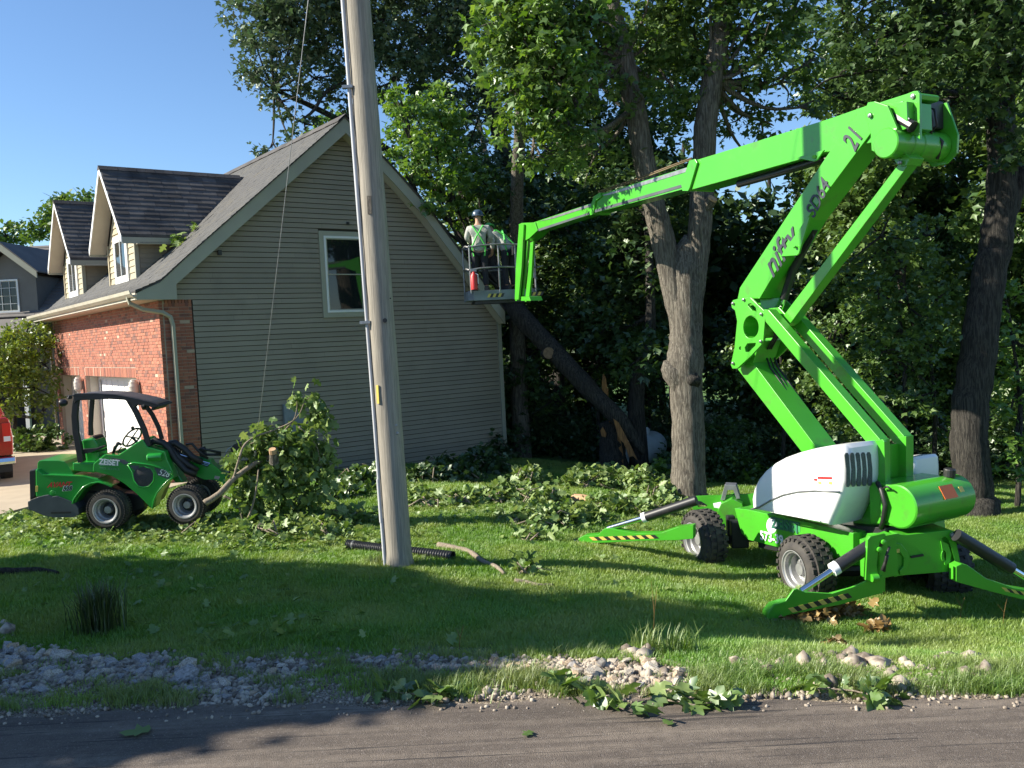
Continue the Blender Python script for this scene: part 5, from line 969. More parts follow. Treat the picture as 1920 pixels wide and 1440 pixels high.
# --- dark oak over the house
ob=gb(.55,27.5); o1=[ob-ZZ*.2,ob+ZZ*2.5,ob+P3(.1,0,5),ob+P3(-.2,0,8),ob+P3(-.9,-.3,11),ob+P3(-1.6,-.3,14)]
obl=blobs_px([(470,50,25,55),(470,120,25,42),(520,90,25,75),(560,30,25,75),(530,190,25,42),(600,140,25.5,60),(630,60,26,80),(700,40,26,80),(650,180,26,45),(740,140,26,70),(780,60,27,90),(560,0,25,80),(840,130,27,80),(800,220,27,70),(880,60,27,80),(900,220,27.5,70),(860,300,27.5,60),(760,290,26.5,40),(940,330,27,60),(700,-50,26,90),(500,-40,25,80),(850,-30,27,90),(900,400,26.5,55),(970,420,27,60),(830,370,26.5,45),(580,235,25,18),(510,278,25,24),(545,262,25,16),(640,230,25.5,22)])
tree('dark_oak_tree','tall dark oak spreading over the roof with sky between its outer leaves','tree',ob,[(o1,.42,.16),([ob+P3(.1,0,5),ob+P3(-2.6,-.5,8.2),ob+P3(-5,-1,10),ob+P3(-7,-1.5,11)],.2,.05),([ob+P3(-.2,0,8),ob+P3(1.5,0,10),ob+P3(2.6,0,13)],.18,.06)],obl,L_gry,M_barkd,size=.165,dens=8.5,nper=26,cr=.30,shell=.65,br=.035,tmpl=LF_K,droop=.5)
q=MB(); limb(q,[atY(690,140,25.5),atY(660,150,25.4),atY(612,172,25.2),atY(590,205,25),atY(570,222,25),atY(552,230,25)],.07,.03,7); limb(q,[atY(570,222,25),atY(572,240,25),atY(580,256,25)],.03,.012,5); q.build('bare_branch',M_barkd,None).name='bare_branch'
bb=bpy.data.objects['bare_branch']; bb.parent=bpy.data.objects['dark_oak_tree']; bb.location=-Vector(ORG['dark_oak_tree'])
# --- trees of the wood behind, each one its own thing
hts=[('slim dark trunked tree right beside the far corner of the gable wall',957,25.2,.20),('dark tree behind the leaning broken trunk',1050,29,.24),('straight dark trunk standing left of the forked oak',1198,22.5,.27),('tree in the gap behind the forked oak',1110,30,.24),('thin tree behind the knuckle of the green boom',1420,26,.22),('tree behind the tall green riser of the lift',1590,28,.26),('tree behind the upper boom of the lift',1480,31,.22),('thin pale tree right of the riser',1690,24,.16),('tree deep in the wood right of the lift head',1760,29,.22),('tree at the right edge of the wood',1935,22,.26),('tree beyond the white engine covers',1620,33,.24)]
def crown_cols(px,Y,y0,y1,r,n,spread=1.0):
    L=[]; 
    for i in range(n):
        yy=y0+(y1-y0)*(i+.5)/n; L.append((px+random.uniform(-1,1)*r*spread,yy+random.uniform(-20,20),Y+random.uniform(-1.5,1.5),r*random.uniform(.75,1.15)))
    return L
spec={957:(350,800,70,9),1050:(330,760,80,10),1198:(330,700,75,8),1110:(100,760,85,14),1420:(580,800,60,8),1590:(20,800,70,16),1480:(540,800,50,7),1690:(100,780,85,16),1760:(0,760,90,18),1935:(0,800,95,18),1620:(200,800,80,15)}
for lb,px,Y,r_ in hts:
    y0,y1,rr,n=spec[px]; b_=gb(*atY(px,800,Y)[:2]); tp_=atY(px+random.uniform(-15,15),y0+45,Y)
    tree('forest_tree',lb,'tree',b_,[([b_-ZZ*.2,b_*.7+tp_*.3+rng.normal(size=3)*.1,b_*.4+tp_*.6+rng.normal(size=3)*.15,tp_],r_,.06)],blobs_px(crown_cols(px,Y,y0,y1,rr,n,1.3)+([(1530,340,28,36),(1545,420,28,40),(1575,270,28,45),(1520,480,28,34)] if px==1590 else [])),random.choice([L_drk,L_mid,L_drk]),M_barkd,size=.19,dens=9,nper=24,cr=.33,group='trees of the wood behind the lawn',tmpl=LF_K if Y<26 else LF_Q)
# right-hand dark tree with fork
rb0=gb(*gpick(1826,965)[:2]); Yr=rb0[1]
rtl=blobs_px([(1650,60,15,75),(1600,120,15.5,60),(1700,130,15,80),(1760,50,14.5,85),(1840,100,14.5,85),(1900,40,14,80),(1900,180,14.5,80),(1580,40,15.5,60),(1640,-30,15,80),(1750,-60,14.5,100),(1860,-50,14,90),(1800,200,16.5,70),(1940,280,15,60),(1640,190,16,50),(1560,180,16.5,34)])
tree('oak_tree','large dark trunked oak at the right edge shading the lawn','tree',rb0,[([rb0-ZZ*.2,rb0+ZZ*.2],.62,.40),([rb0,rb0+ZZ*.6,atY(1818,800,Yr),atY(1836,640,Yr),atY(1858,500,Yr),atY(1872,430,Yr),atY(1880,300,Yr),atY(1874,150,Yr),atY(1880,0,Yr)],.36,.22),([atY(1868,450,Yr),atY(1900,370,Yr),atY(1935,290,Yr),atY(1990,180,Yr)],.20,.12)],rtl,L_drk,M_barkd,size=.14,dens=18,nper=24,cr=.26,tmpl=LF_K,droop=.5)
# understorey saplings whose leaves catch the sun, right of the lift
for lb,L,Yb,pxb,m_ in (('leafy sapling with drooping sunlit sprays right of the riser',[(1650,440,17,50),(1700,500,17,60),(1640,560,17.3,50),(1710,590,17,60),(1660,650,17,55),(1740,440,17.5,45),(1600,500,18,40),(1700,680,17,45)],17.6,1690,L_mid),
  ('leafy sapling between the lift and the dark oak',[(1740,650,16.8,50),(1720,740,17,50),(1760,560,17.2,45),(1690,760,17.5,45),(1760,800,17.5,40)],17.5,1745,L_mid),
  ('sunlit leafy sapling right of the dark oak',[(1900,560,17,45),(1910,650,17,50),(1900,740,17,50),(1915,830,16.5,45),(1890,880,16.5,30)],17,1905,L_brt),
  ('tall sapling with pale stem behind the tie rod',[(1560,620,20,50),(1600,700,20,60),(1540,700,20,50),(1620,600,20,50),(1590,780,20,55)],20,1590,L_mid),
  ('sunlit sapling behind the middle knuckle of the lift',[(1500,540,22,40),(1440,620,22,45),(1500,620,22,55),(1470,720,22,50),(1380,680,22,45),(1540,540,22,40)],22,1465,L_mid),
  ('low maple sapling behind the leaning trunk',[(1030,480,25,50),(1090,520,25,55),(1130,470,25,50),(1150,560,25,50),(1100,600,25,45),(1180,640,25,40),(1150,700,25.5,40)],25.5,1120,L_mid),
  ('sunlit sapling between the gable corner and the leaning trunk',[(985,660,24.6,30),(975,710,24.6,30),(1000,760,24.6,34),(1010,710,24.6,30),(1040,750,24.6,30)],24.8,990,L_mid),
  ('pale leafed sapling left of the forked oak',[(1200,640,25,40),(1230,700,25,45),(1215,760,25.5,40),(1240,600,25.5,34)],25.6,1215,L_drk)):
    b_=gb(*atY(pxb,850,Yb)[:2]); bs=blobs_px(L); tpz=max(b[0][2] for b in bs); tree('sapling',lb,'tree',b_,[([b_-ZZ*.1,b_+P3(.1,0,(tpz-b_[2])*.5),b_+P3(-.1,.1,tpz-b_[2])],.06,.02)],bs,m_,M_barkd,size=.135,dens=26,nper=20,cr=.2,tmpl=LF_K,group='saplings along the edge of the wood',droop=.6,br=.03)
# undergrowth and the far wood (nobody could count it)
ub=[]
for px in range(950,1990,26):
    Yb=random.uniform(25,28) if 1040<px<1300 else random.uniform(24,26) if px<1300 else random.uniform(21,25); zt=float(gz(atY(px,850,Yb)[0],Yb)); X_=atY(px,850,Yb)[0]; hgt=random.uniform(.7,1.5); ub.append((P3(X_,Yb,zt+hgt*.45),random.uniform(.6,1.1),.8,hgt*.6))
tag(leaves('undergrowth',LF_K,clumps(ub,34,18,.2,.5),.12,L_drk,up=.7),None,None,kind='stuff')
fb_=[]
for i in range(150):
    Yb=random.uniform(34,48); X_=random.uniform(-4,36)*Yb/40+ (0 if Yb<40 else 2); z=random.uniform(0,1)*(6.2 if 8<X_/Yb*40<13 else 8)
    fb_.append((P3(X_,Yb,z),2.2,2.2,1.8))
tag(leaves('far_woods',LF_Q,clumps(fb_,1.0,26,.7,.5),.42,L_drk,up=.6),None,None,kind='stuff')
q=MB()
for i in range(36): X_=random.uniform(-2,34); Yb=random.uniform(31,44); limb(q,[P3(X_,Yb,-1.2),P3(X_+random.uniform(-.4,.4),Yb,5),P3(X_+random.uniform(-.8,.8),Yb,11)],random.uniform(.12,.26),.08,8,.04,3)
q.build('far_trunks',M_barkd,None,smooth=True,kind='stuff',fix=False)
# off to the left, out of the picture: the tree whose shadow crosses the foreground
sb=gb(-13,7.4)
tree('shade_tree','broad leafy tree left of the picture whose shadow crosses the lawn','tree',sb,[([sb-ZZ*.2,sb+ZZ*2,sb+ZZ*5],.3,.15)],[(P3(-13,7.0,4.6),2,3.2,2.4),(P3(-13,6.0,6.4),2,1.3,1.3),(P3(-12.8,7.3,7.6),1.8,1.3,1.4),(P3(-12.8,7.4,9.1),1,.8,.7),(P3(-13,9.2,4.4),2,1.4,1.7),(P3(-13,5.0,3.9),2,1.8,1.9),(P3(-13,7.4,2.8),2,3.4,1.7),(P3(-12.5,10.0,3.0),1.6,1.2,1.6),(P3(-12.8,8.4,6.3),1.8,1.3,1.2),(P3(-13,3.6,2.6),2,1.4,1.6),(P3(-13,5.2,2.4),2,2,1.6)],L_mid,M_bark,size=.28,dens=13,nper=26,cr=.34,shell=.3)
# far trees beyond the neighbour
for lb,L in (('round green tree beyond the neighbour roof left of the near dormer',[(130,400,60,32),(95,410,60,26),(160,380,60,24),(150,420,60,34),(70,430,60,22),(115,378,60,18)]),('low green treetops above the left end of the neighbour roof',[(10,440,64,20),(35,440,64,18),(60,440,64,18),(-20,445,64,22)]),
   ('pale green treetop showing above the roof ridge',[(620,235,40,26),(600,245,40,18),(650,225,40,24),(560,290,42,10)])):
    b_=gb(*atY(L[0][0],600,L[0][2])[:2]); tree('distant_tree',lb,'tree',b_,[([b_,b_+ZZ*5,atY(L[0][0],L[0][1],L[0][2])],.3,.1)],blobs_px(L),L_mid if L[0][0]<500 else L_brt,M_barkd,size=.34 if L[0][2]>50 else .24,dens=4.5 if L[0][2]>50 else 8,nper=26,cr=.5 if L[0][2]>50 else .3,up=.6)
# ornamental tree by the garage's far end
ot=gb(-15.1,26.6)
tree('ornamental_tree','small fluffy yellow green tree beside the far end of the brick garage','tree',ot,[([ot,ot+P3(-.2,0,1.2),ot+P3(-.7,0,2.4)],.10,.04),([ot,ot+P3(.1,0,1.1),ot+P3(.2,0,2.6)],.10,.04),([ot,ot+P3(-.5,.1,1.0),ot+P3(-1.4,0,2.0)],.08,.03)],blobs_px([(20,660,26,50),(60,640,26,44),(90,680,26,34),(30,720,26,50),(70,730,26,40),(5,770,25.5,30),(50,620,26.5,30),(100,640,26.8,22),(-30,700,26,60),(85,770,26,24)]),L_shrub,M_barkd,size=.11,dens=26,nper=26,cr=.2,up=.4)
sb_=gb(-14.6,25.3)
for k,(px,py) in enumerate(((30,800),(60,812),(88,818))): 
    c=atY(px,py,25.4); c[2]=float(gz(c[0],c[1])); sh_=thing('low_shrub',['low dark shrub at the foot of the fluffy tree, nearest the pickup','low dark shrub in the middle of the planting bed','low dark shrub next to the garage corner'][k],'shrub',c,'shrubs in the planting bed'); leaves('foliage',LF_M,clumps([(c+ZZ*.35,.55,.5,.45)],60,14,.12),.12,L_mid,sh_,up=.8,kind='stuff')
# ================= BROKEN TREE LEANING ON THE HOUSE =================
sg=gb(*atY(1150,880,22)[:2])
st=thing('broken_stump','standing splintered stump with torn orange wood in front of the white tank','stump',sg)
q=MB(); vtube(q,[sg-ZZ*.2,sg+ZZ*.2,atY(1148,845,22),atY(1146,810,22),atY(1140,790,22)],[.42,.36,.31,.30,.26],14,.10); q.build('stump_trunk',M_barkd,st,smooth=True,fix=False)
def splinter(pts,Y,th=.06,par=st,m=M_wood): return MB().prism([atY(a,b_,Y) for a,b_ in pts],(0,th,0)).build('splinter',m,par,bev=.008)
splinter([(1141,775),(1145,796),(1150,790),(1153,812),(1162,815),(1168,845),(1169,870),(1163,862),(1160,874),(1150,840),(1143,805)],21.75); splinter([(1127,772),(1129,715),(1131,700),(1136,708),(1140,735),(1142,750),(1140,780)],21.9); splinter([(1134,770),(1137,728),(1141,727),(1141,770)],22.0); splinter([(1126,808),(1130,800),(1137,812),(1136,820),(1128,818)],21.66)
ft=thing('fallen_tree','snapped tree trunk leaning from its stump up onto the right side of the roof','fallen tree',atY(1200,850,21.8))
FPth=[atY(1208,850,21.4),atY(1165,790,21.5),atY(1100,725,21.8),atY(1030,650,22.3),atY(980,598,22.7),atY(948,550,23.1),atY(915,480,23.5),atY(880,400,23.8),atY(840,320,24)]
q=MB(); vtube(q,FPth,[.08,.19,.23,.24,.25,.23,.19,.14,.07],14,.09); q.build('trunk',M_barkd,ft,smooth=True,fix=False)
splinter([(1150,785),(1160,792),(1172,815),(1184,838),(1196,864),(1186,855),(1180,858),(1170,832),(1160,822)],21.25,.05,ft); 
cc=atY(1029,662,22.0); nn=np.array([.15,-1,.05]); nn/=np.linalg.norm(nn); MB().tube([cc-nn*.35,cc],[.15,.15],14).build('cut_limb',M_barkd,ft,smooth='auto'); MB().lathe(cc+nn*.003,nn,[(-.01,.148),(.004,.14),(.005,.0)],18).build('cut_face',mat('old_cut_wood',(.26,.17,.10),.85,c2=(.18,.11,.065),scale=14),ft)
fbl=blobs_px([(755,235,22.4,30),(770,285,22.2,40),(800,320,22.2,45),(760,330,21.5,20),(840,350,22.4,45),(870,400,22.8,34),(745,190,22.8,34),(800,250,23,45),(850,290,23.2,45),(830,395,21.9,18),(895,350,23.4,40),(800,385,21.4,14),(905,440,23.4,28),(820,200,23.4,50)])
q=MB()
for b in fbl: auto_branches(q,FPth[random.choice((5,6,7))],[b],.04)
q.build('branches',M_barkd,ft,smooth=True,fix=False); leaves('crown',LF_K,clumps(fbl,26,24,.22,.55),.15,L_brt,ft,up=.6,droop=.7,kind='stuff')
# white tank
tc_=gb(*atY(1210,875,23.6)[:2])+ZZ*.55; ta_=np.array([.45,.89,0]); ta_/=np.linalg.norm(ta_)
tk2=thing('gas_tank','white domestic gas tank lying behind the splintered stump','gas tank',tc_-ZZ*.42)
q=MB(); q.lathe(tc_-ta_*.9,ta_,[(0,.0),(.02,.15),(.08,.28),(.18,.37),(.3,.40),(1.6,.40),(1.72,.37),(1.82,.28),(1.88,.15),(1.9,0)],32); q.build('tank_shell',mat('tank_white',(.62,.68,.74),.4,c2=(.52,.57,.6),scale=3),tk2,smooth='auto')
q=MB(); q.lathe(tc_+ZZ*.38,ZZ,[(0,.16),(.14,.16),(.2,.1),(.21,0)],16); q.build('valve_dome',MATS['tank_white'],tk2,smooth='auto'); 
for s in(-.5,.5): MB().box(tc_+ta_*s-ZZ*.38,.12,.5,.14,ta_).build('tank_foot',M_steel,tk2)

# ================= CUT BRUSH, LOGS, PIPE =================
def brush(label,L,n_leaf,m=L_brush,tw=14,group='piles of cut leafy branches on the lawn',name='brush_pile',tmpl=LF_M,size=.12,lift=1,extra=None,cr=.11,base=None,twr=.012):
    c=gpick(L[0][0],L[0][1]+L[0][3]*.5) if base is None else base; t=thing(name,label,'brush',c,group); P=[]; q=MB()
    area=[a*b_ for _,_,a,b_ in L]; S_=sum(area)
    for (px,py,rx,ry),ar in zip(L,area):
        k=max(4,int(1.3*n_leaf*ar/S_/16)); g0=gpick(px,py+ry*.55); mpp=np.linalg.norm(g0-EYE)/FPX; hh=ry*mpp*1.15
        for _ in range(k):
            a=random.uniform(0,6.28); rr=math.sqrt(random.random()); x=rx*mpp*rr*math.cos(a); y=rx*mpp*.75*rr*math.sin(a)+.25; zt=max(.05,hh*(1-rr**2)*random.uniform(.35,1.05))*lift
            g=np.array([g0[0]+x,g0[1]+y,0]); g[2]=float(gz(g[0],g[1]))+zt; P.append(g+rng.normal(size=(16,3))*np.array([cr,cr,cr*.6]))
            if random.random()<.5:
                a2=random.uniform(0,6.28); e_=g+np.array([math.cos(a2)*.35,math.sin(a2)*.35,-min(zt,.15)]); q.tube([e_,(e_+g)/2+rng.normal(size=3)*.04,g],[.008,.006,.003],5)
        for _ in range(int(tw*ar/S_)+1):
            a=random.uniform(0,3.14); l=rx*mpp*random.uniform(.3,.8); g=g0+np.array([random.uniform(-1,1)*rx*mpp*.5,random.uniform(-.3,.6)*rx*mpp*.5,0]); g[2]=float(gz(g[0],g[1])); dv=np.array([math.cos(a),math.sin(a)*.6,0])*l
            z0=random.uniform(.03,hh*.8); q.tube([g-dv+ZZ*.04,g+ZZ*(z0+.04)+rng.normal(size=3)*.05,g+dv*.9+ZZ*(z0*random.uniform(.4,1.8))],[twr*1.3,twr,twr*.4],6)
    if extra: extra(q,P)
    q.build('branches',M_twig,t,smooth=True,fix=False,kind='stuff'); P=np.vstack(P); P[:,2]=np.maximum(P[:,2],gz(P[:,0],P[:,1])+.02)
    leaves('leaf_cover',tmpl,P,size,m,t,up=.25 if extra else .55,droop=.6 if extra else .2,kind='stuff'); return t
# the load in the loader's grapple
YA=13.35
def A3(px,py,d=0): return atY(px,py,YA+d)
def loadx(q,P):
    limb(q,[A3(384,943,-.35),A3(412,925,-.3),A3(440,896,-.2),A3(480,868),A3(520,850,.2)],.052,.03,9); limb(q,[A3(438,898,-.2),A3(448,862,-.25),A3(458,835,-.2),A3(480,818,-.1),A3(515,806,0),A3(545,792,0),A3(562,775,0),A3(572,752,0),A3(588,741,.1)],.020,.006,7)
    limb(q,[A3(520,820),A3(540,800),A3(552,785),A3(557,762),A3(556,750)],.014,.005,6); limb(q,[A3(455,990,-.2),A3(470,960,-.2),A3(480,920,-.2),A3(485,880,-.1)],.02,.012,6); limb(q,[A3(420,930,0),A3(445,945,0),A3(455,975,0)],.025,.01,6); limb(q,[A3(500,800),A3(512,797),A3(520,812)],.008,.004,5); limb(q,[A3(470,832),A3(490,826),A3(505,832)],.008,.004,5)
    limb(q,[A3(560,800),A3(580,818),A3(595,840),A3(600,870)],.012,.005,5)
    for px,py,r,n in ((437,868,14,40),(470,850,26,150),(500,812,22,90),(505,840,26,110),(540,835,32,170),(575,838,28,150),(600,845,24,120),(548,755,13,50),(595,755,12,50),(604,775,12,60),(612,800,10,46),(575,775,9,30),(600,890,26,130),(560,885,32,170),(520,890,30,140),(480,890,28,150),(460,925,24,110),(500,930,32,170),(545,930,32,150),(585,925,22,70),(470,965,24,90),(610,850,12,30)):
        c=A3(px,py,.1); r=r*YA/FPX; k=max(1,int(n*.85/16))
        for _ in range(k):
            d=rng.normal(size=3); d/=np.linalg.norm(d); P.append(c+d*r*random.uniform(.3,1.0)+rng.normal(size=(16,3))*np.array([.055,.055,.09]))
ld=brush('big leafy bundle of cut branches held in the grapple of the loader',[(500,975,60,14)],120,extra=loadx,tw=4,base=gpick(500,985))
MB().tube([A3(512,848,-.3),A3(514,868,-.22)],[.055,.07],10).build('sawn_log',M_bark,ld,smooth='auto'); MB().tube([A3(510.5,842,-.34),A3(512,850,-.31)],[.052,.055],10).build('sawn_face',M_cut,ld)
brush('leafy brush on the lawn just right of the loader load',[(640,975,55,20),(560,985,60,20),(600,1000,50,12)],1000)
brush('dark leafy heap left of the pole at the foot of the wall',[(670,905,50,30),(630,925,45,20),(700,890,24,26)],1500,L_mid)
brush('low scatter of leafy twigs in front of the loader front wheel',[(430,990,60,10),(480,1000,70,14),(380,1000,40,8)],700)
brush('shaded leafy heap against the siding right of the pole',[(800,890,40,26),(850,880,50,34),(905,865,46,44),(930,840,24,44)],2300,L_drk)
brush('flat leafy brush on the grass right of the pole base',[(810,945,50,12),(860,940,46,12),(780,930,20,14)],520)
brush('bushy heap with bare twigs left of the sawn log',[(990,895,24,30),(960,925,60,22),(1010,935,60,26),(920,935,40,14)],1900,tw=26)
brush('green brush in front of the sawn log, lowest on the lawn',[(1030,970,60,16),(990,980,50,12),(1080,965,40,12)],800)
brush('dense maple brush between the stump and the forked oak',[(1100,900,50,26),(1150,895,60,30),(1210,910,50,30),(1240,930,36,26)],2600,L_brush,tw=20)
brush('paler brush below the dense heap beside the outrigger rod',[(1150,950,60,18),(1210,955,50,16),(1260,945,26,14)],1100)
brush('small leafy tuft lying alone right of the long stick',[(1000,1012,26,8)],90,tw=3)
brush('single wilted maple twig left on the sunny grass',[(978,1075,14,8)],30,tw=2)
brush('small leafy pile in front of the forked oak base',[(1290,935,26,14),(1262,905,16,18)],300,L_brush)
# sawn log, long stick, half hidden logs
lg=gpick(1085,945); lt_=thing('sawn_log','short sawn log with pale bark lying in the brush','log',lg)
a_,b_2=atY(1076,935,lg[1]),atY(1108,942,lg[1]-.25); MB().tube([a_,(a_+b_2)/2,b_2],[.10,.115,.105],14,wob=.06).build('log_bark',M_cut,lt_,smooth='auto'); MB().tube([b_2,b_2+(b_2-a_)*.02],[.10,.098],14).build('log_end',mat('log_end_wood',(.45,.22,.10),.8,c2=(.36,.17,.08),scale=20),lt_)
MB().tube([a_,a_+P3(-.2,0,-.03),a_+P3(-.38,0,-.12)],[.03,.025,.015],7).build('side_branch',M_twig,lt_,smooth=True)
def stick(label,pts,r,name='fallen_branch',m=M_twig,group=None):
    P=[gpick(*p) for p in pts]; t=thing(name,label,'branch',P[0],group); q=MB(); limb(q,[p+ZZ*r*.8 for p in P],r,r*.45,8,.10,4); q.build('wood',m,t,smooth=True,fix=False); return t
stick('long bent dead stick beside the black pipe, nearest the pole',[(822,1028),(850,1033),(880,1040),(905,1058),(930,1068),(946,1082)],.05)
stick('short grey stick at the edge of the shadow',[(965,1094),(985,1096),(1010,1101),(1038,1101)],.035)
stick('thin bare stick sticking out of the brush under the gable',[(868,955),(880,940),(888,928)],.012)
stick('half buried log in the shade at the left edge',[(-10,1078),(40,1076),(75,1074),(110,1080)],.05,m=M_barkd)
stick('thin dark stick lying in the shaded grass',[(620,1195),(660,1196),(700,1192)],.012,m=M_barkd)
for k,(x,y) in enumerate(((1040,1003),(600,1003))): pass
# chips of pale wood scattered by the saw
P=np.array([gpick(random.gauss(px,26),random.gauss(py,6)) for px,py,n in ((340,1000,10),(545,1010,8),(580,1012,6),(1070,975,6),(850,1022,4)) for _ in range(n)]); P[:,2]+=.025
tag(leaves('wood_chips',LF_Q,P,.10,M_cut,up=2.5),None,None,kind='stuff')
# corrugated pipe behind the pole
pp=[gpick(x,y) for x,y in((652,1029),(690,1034),(735,1040),(790,1045),(850,1052))]; pt=thing('drain_pipe','black corrugated drain pipe lying in the grass behind the pole','pipe',pp[2])
q=MB(); m_=200; pth2=[];rr=[]
for i in range(m_+1):
    t=i/m_*(len(pp)-1); k=min(int(t),len(pp)-2); f_=t-k; pth2.append(pp[k]*(1-f_)+pp[k+1]*f_+ZZ*.06); rr.append(.072 if i%4<2 else .054)
rr[0]=rr[1]; q.tube(pth2,rr,16,False); q.build('pipe_wall',mat('pipe_black',(.03,.03,.032),.4),pt,smooth=True); q=MB(); q.tube([pth2[14],pth2[18]],.072,16); q.build('pipe_coupling',M_dgrey,pt,smooth='auto'); q=MB(); q.tube([pth2[1],pth2[8]],[.05,.05],14); q.build('pipe_inside',M_dark,pt)

# ================= ROCKS ALONG THE ROAD =================
def rockmesh(s):
    r_=random.Random(s); bm=bmesh.new(); sx,sy,sz=r_.uniform(.8,1.2),r_.uniform(.7,1),r_.uniform(.5,.8)
    for _ in range(17):
        v=Vector((r_.gauss(0,1),r_.gauss(0,1),r_.gauss(0,1))).normalized()*r_.uniform(.82,1.05); bm.verts.new((v.x*sx,v.y*sy,v.z*sz))
    h=bmesh.ops.convex_hull(bm,input=bm.verts); bmesh.ops.delete(bm,geom=[g for g in h['geom_interior'] if isinstance(g,bmesh.types.BMVert)],context='VERTS')
    me=bpy.data.meshes.new('rock'); bm.to_mesh(me); bm.free(); return me
RK=[[None]*len(M_rock) for _ in range(9)]
for i in range(9):
    b_=rockmesh(i)
    for j,m_ in enumerate(M_rock): c=b_.copy(); c.materials.append(m_); RK[i][j]=c
zones=[(60,1235,75,22,46,.075,1),(130,1255,90,28,46,.06,1),(30,1290,60,14,14,.04,1),(250,1262,60,20,22,.045,1),(345,1268,34,14,10,.085,1),(400,1285,60,18,20,.055,1),(460,1306,60,12,16,.05,1),(520,1250,60,14,14,.05,1),(300,1235,40,10,6,.06,1),(720,1240,50,9,8,.055,1),(830,1248,50,10,14,.05,0),(930,1250,60,12,18,.055,0),(1030,1248,50,12,16,.055,0),(1130,1262,60,24,30,.06,0),(1230,1270,55,22,26,.06,0),(1190,1228,40,10,7,.075,2),(900,1296,60,6,8,.035,0),(1440,1298,40,5,4,.03,0),(1560,1242,70,12,18,.06,0),(1630,1250,40,10,8,.07,0),(1540,1280,40,9,8,.055,2),(1680,1288,40,10,10,.06,2),(1790,1245,40,16,10,.06,2),(1840,1265,40,12,8,.05,2),(1700,1262,60,14,10,.045,0),(1420,1250,60,14,8,.05,0),(6,1185,10,14,3,.08,1)]
nR=0
gravel=[]
for zx,zy,rx,ry,n,s0,kd in zones:
    for _ in range(n):
        a=random.uniform(0,6.28); r_=math.sqrt(random.random()); g=gpick(zx+rx*r_*math.cos(a),zy+ry*r_*math.sin(a)); s=s0*random.choice((.5,.7,.9,1,1.35))
        if g[1]<yedge(g[0])+.03: g[1]=float(yedge(g[0]))+random.uniform(.02,.2); g[2]=float(gz(g[0],g[1]))
        for _k in range(14): gravel.append((g+np.array([random.gauss(0,.15),random.gauss(0,.09),0]),random.uniform(.010,.032)))
        if nR>=300: gravel.append((g,s)); continue
        nR+=1; j=random.choices([0,1,2],[[6,1,3],[3,6,1],[5,1,6]][kd])[0]; o=bpy.data.objects.new('rock',RK[random.randrange(9)][j]); COL.objects.link(o)
        o.location=(g[0],g[1],g[2]+s*.28); o.scale=(s*random.uniform(.8,1.3),s*random.uniform(.7,1.1),s*random.uniform(.7,1.1)); o.rotation_euler=(random.uniform(-.5,.5),random.uniform(-.5,.5),random.uniform(0,6.28))
        if zx<760: lb,gr='rough limestone rock in the shaded row at the left of the road edge','rocks of the shaded row along the road, left'
        elif zx<1300: lb,gr='pale rough rock of the row along the middle of the road edge','rocks of the row along the middle of the road edge'
        else: lb,gr='cream or buff rock half sunk in the grass below the boom lift','rocks in the grass along the right of the road edge'
        cw=['pale cream','dull grey','warm buff'][j]; lb={'l':'%s rough rock in the shaded stone row at the left of the road edge','m':'%s rough rock in the stone row along the middle of the road edge','r':'%s rock half sunk in the roadside grass below the boom lift'}['l' if zx<760 else 'm' if zx<1300 else 'r']%cw; gr=cw+' '+gr
        tag(o,lb,'rock',gr)

for _ in range(5200):
    x_=random.uniform(-4.6,4.6); y_=float(yedge(x_))+random.gauss(.3,.38); gravel.append((P3(x_,y_,0),random.uniform(.005,.02)))
gravel=[(g,s) for g,s in gravel if g[1]>yedge(g[0])-random.choice((.02,.05,.25))]
ico=bmesh.new(); bmesh.ops.create_icosphere(ico,subdivisions=1,radius=1); iv=np.array([v.co[:] for v in ico.verts]); ifc=np.array([[v.index for v in f.verts] for f in ico.faces]); ico.free()
V=[];F=[]
for k,(g,s) in enumerate(gravel):
    V.append(iv*(s*rng.uniform(.6,1.2,3))*(1+rng.normal(size=(12,1))*.12)+np.array([g[0],g[1],max(float(gz(g[0],g[1])),.10 if g[1]<yedge(g[0]) else -9)+s*.2])); F.append(ifc+12*k)
tag(link('gravel',tri_mesh('gravel',np.vstack(V),np.vstack(F)),mat('gravel_mix',(.42,.36,.29),.9,c2=(.14,.11,.085),scale=9,lo=.4,hi=.6)),None,None,kind='stuff')

# ================= GRASS =================
def tuft(name,n,h,spread,m,seed,lean=.5,wd=.0045):
    r_=np.random.default_rng(seed); V=[];F=[]
    for i in range(n):
        b0=np.array([*(r_.normal(size=2)*spread),0]); a=r_.uniform(0,6.28); d=np.array([math.cos(a),math.sin(a),0]); s=np.array([-d[1],d[0],0]); hh=h*r_.uniform(.55,1.15); l=lean*hh*r_.uniform(.2,1.1)
        o=len(V); V+=[b0-s*wd,b0+s*wd,b0+d*l*.35+ZZ*hh*.6+s*wd*.8,b0+d*l*.35+ZZ*hh*.6-s*wd*.8,b0+d*l+ZZ*hh*(.95-l*.3)]; F+=[(o,o+1,o+2),(o,o+2,o+3),(o+3,o+2,o+4)]
    V=np.array(V); F=np.array(F); me=tri_mesh(name,V,F,np.repeat(r_.uniform(0,1,n),3)); me.materials.append(m); return bpy.data.objects.new(name,me)
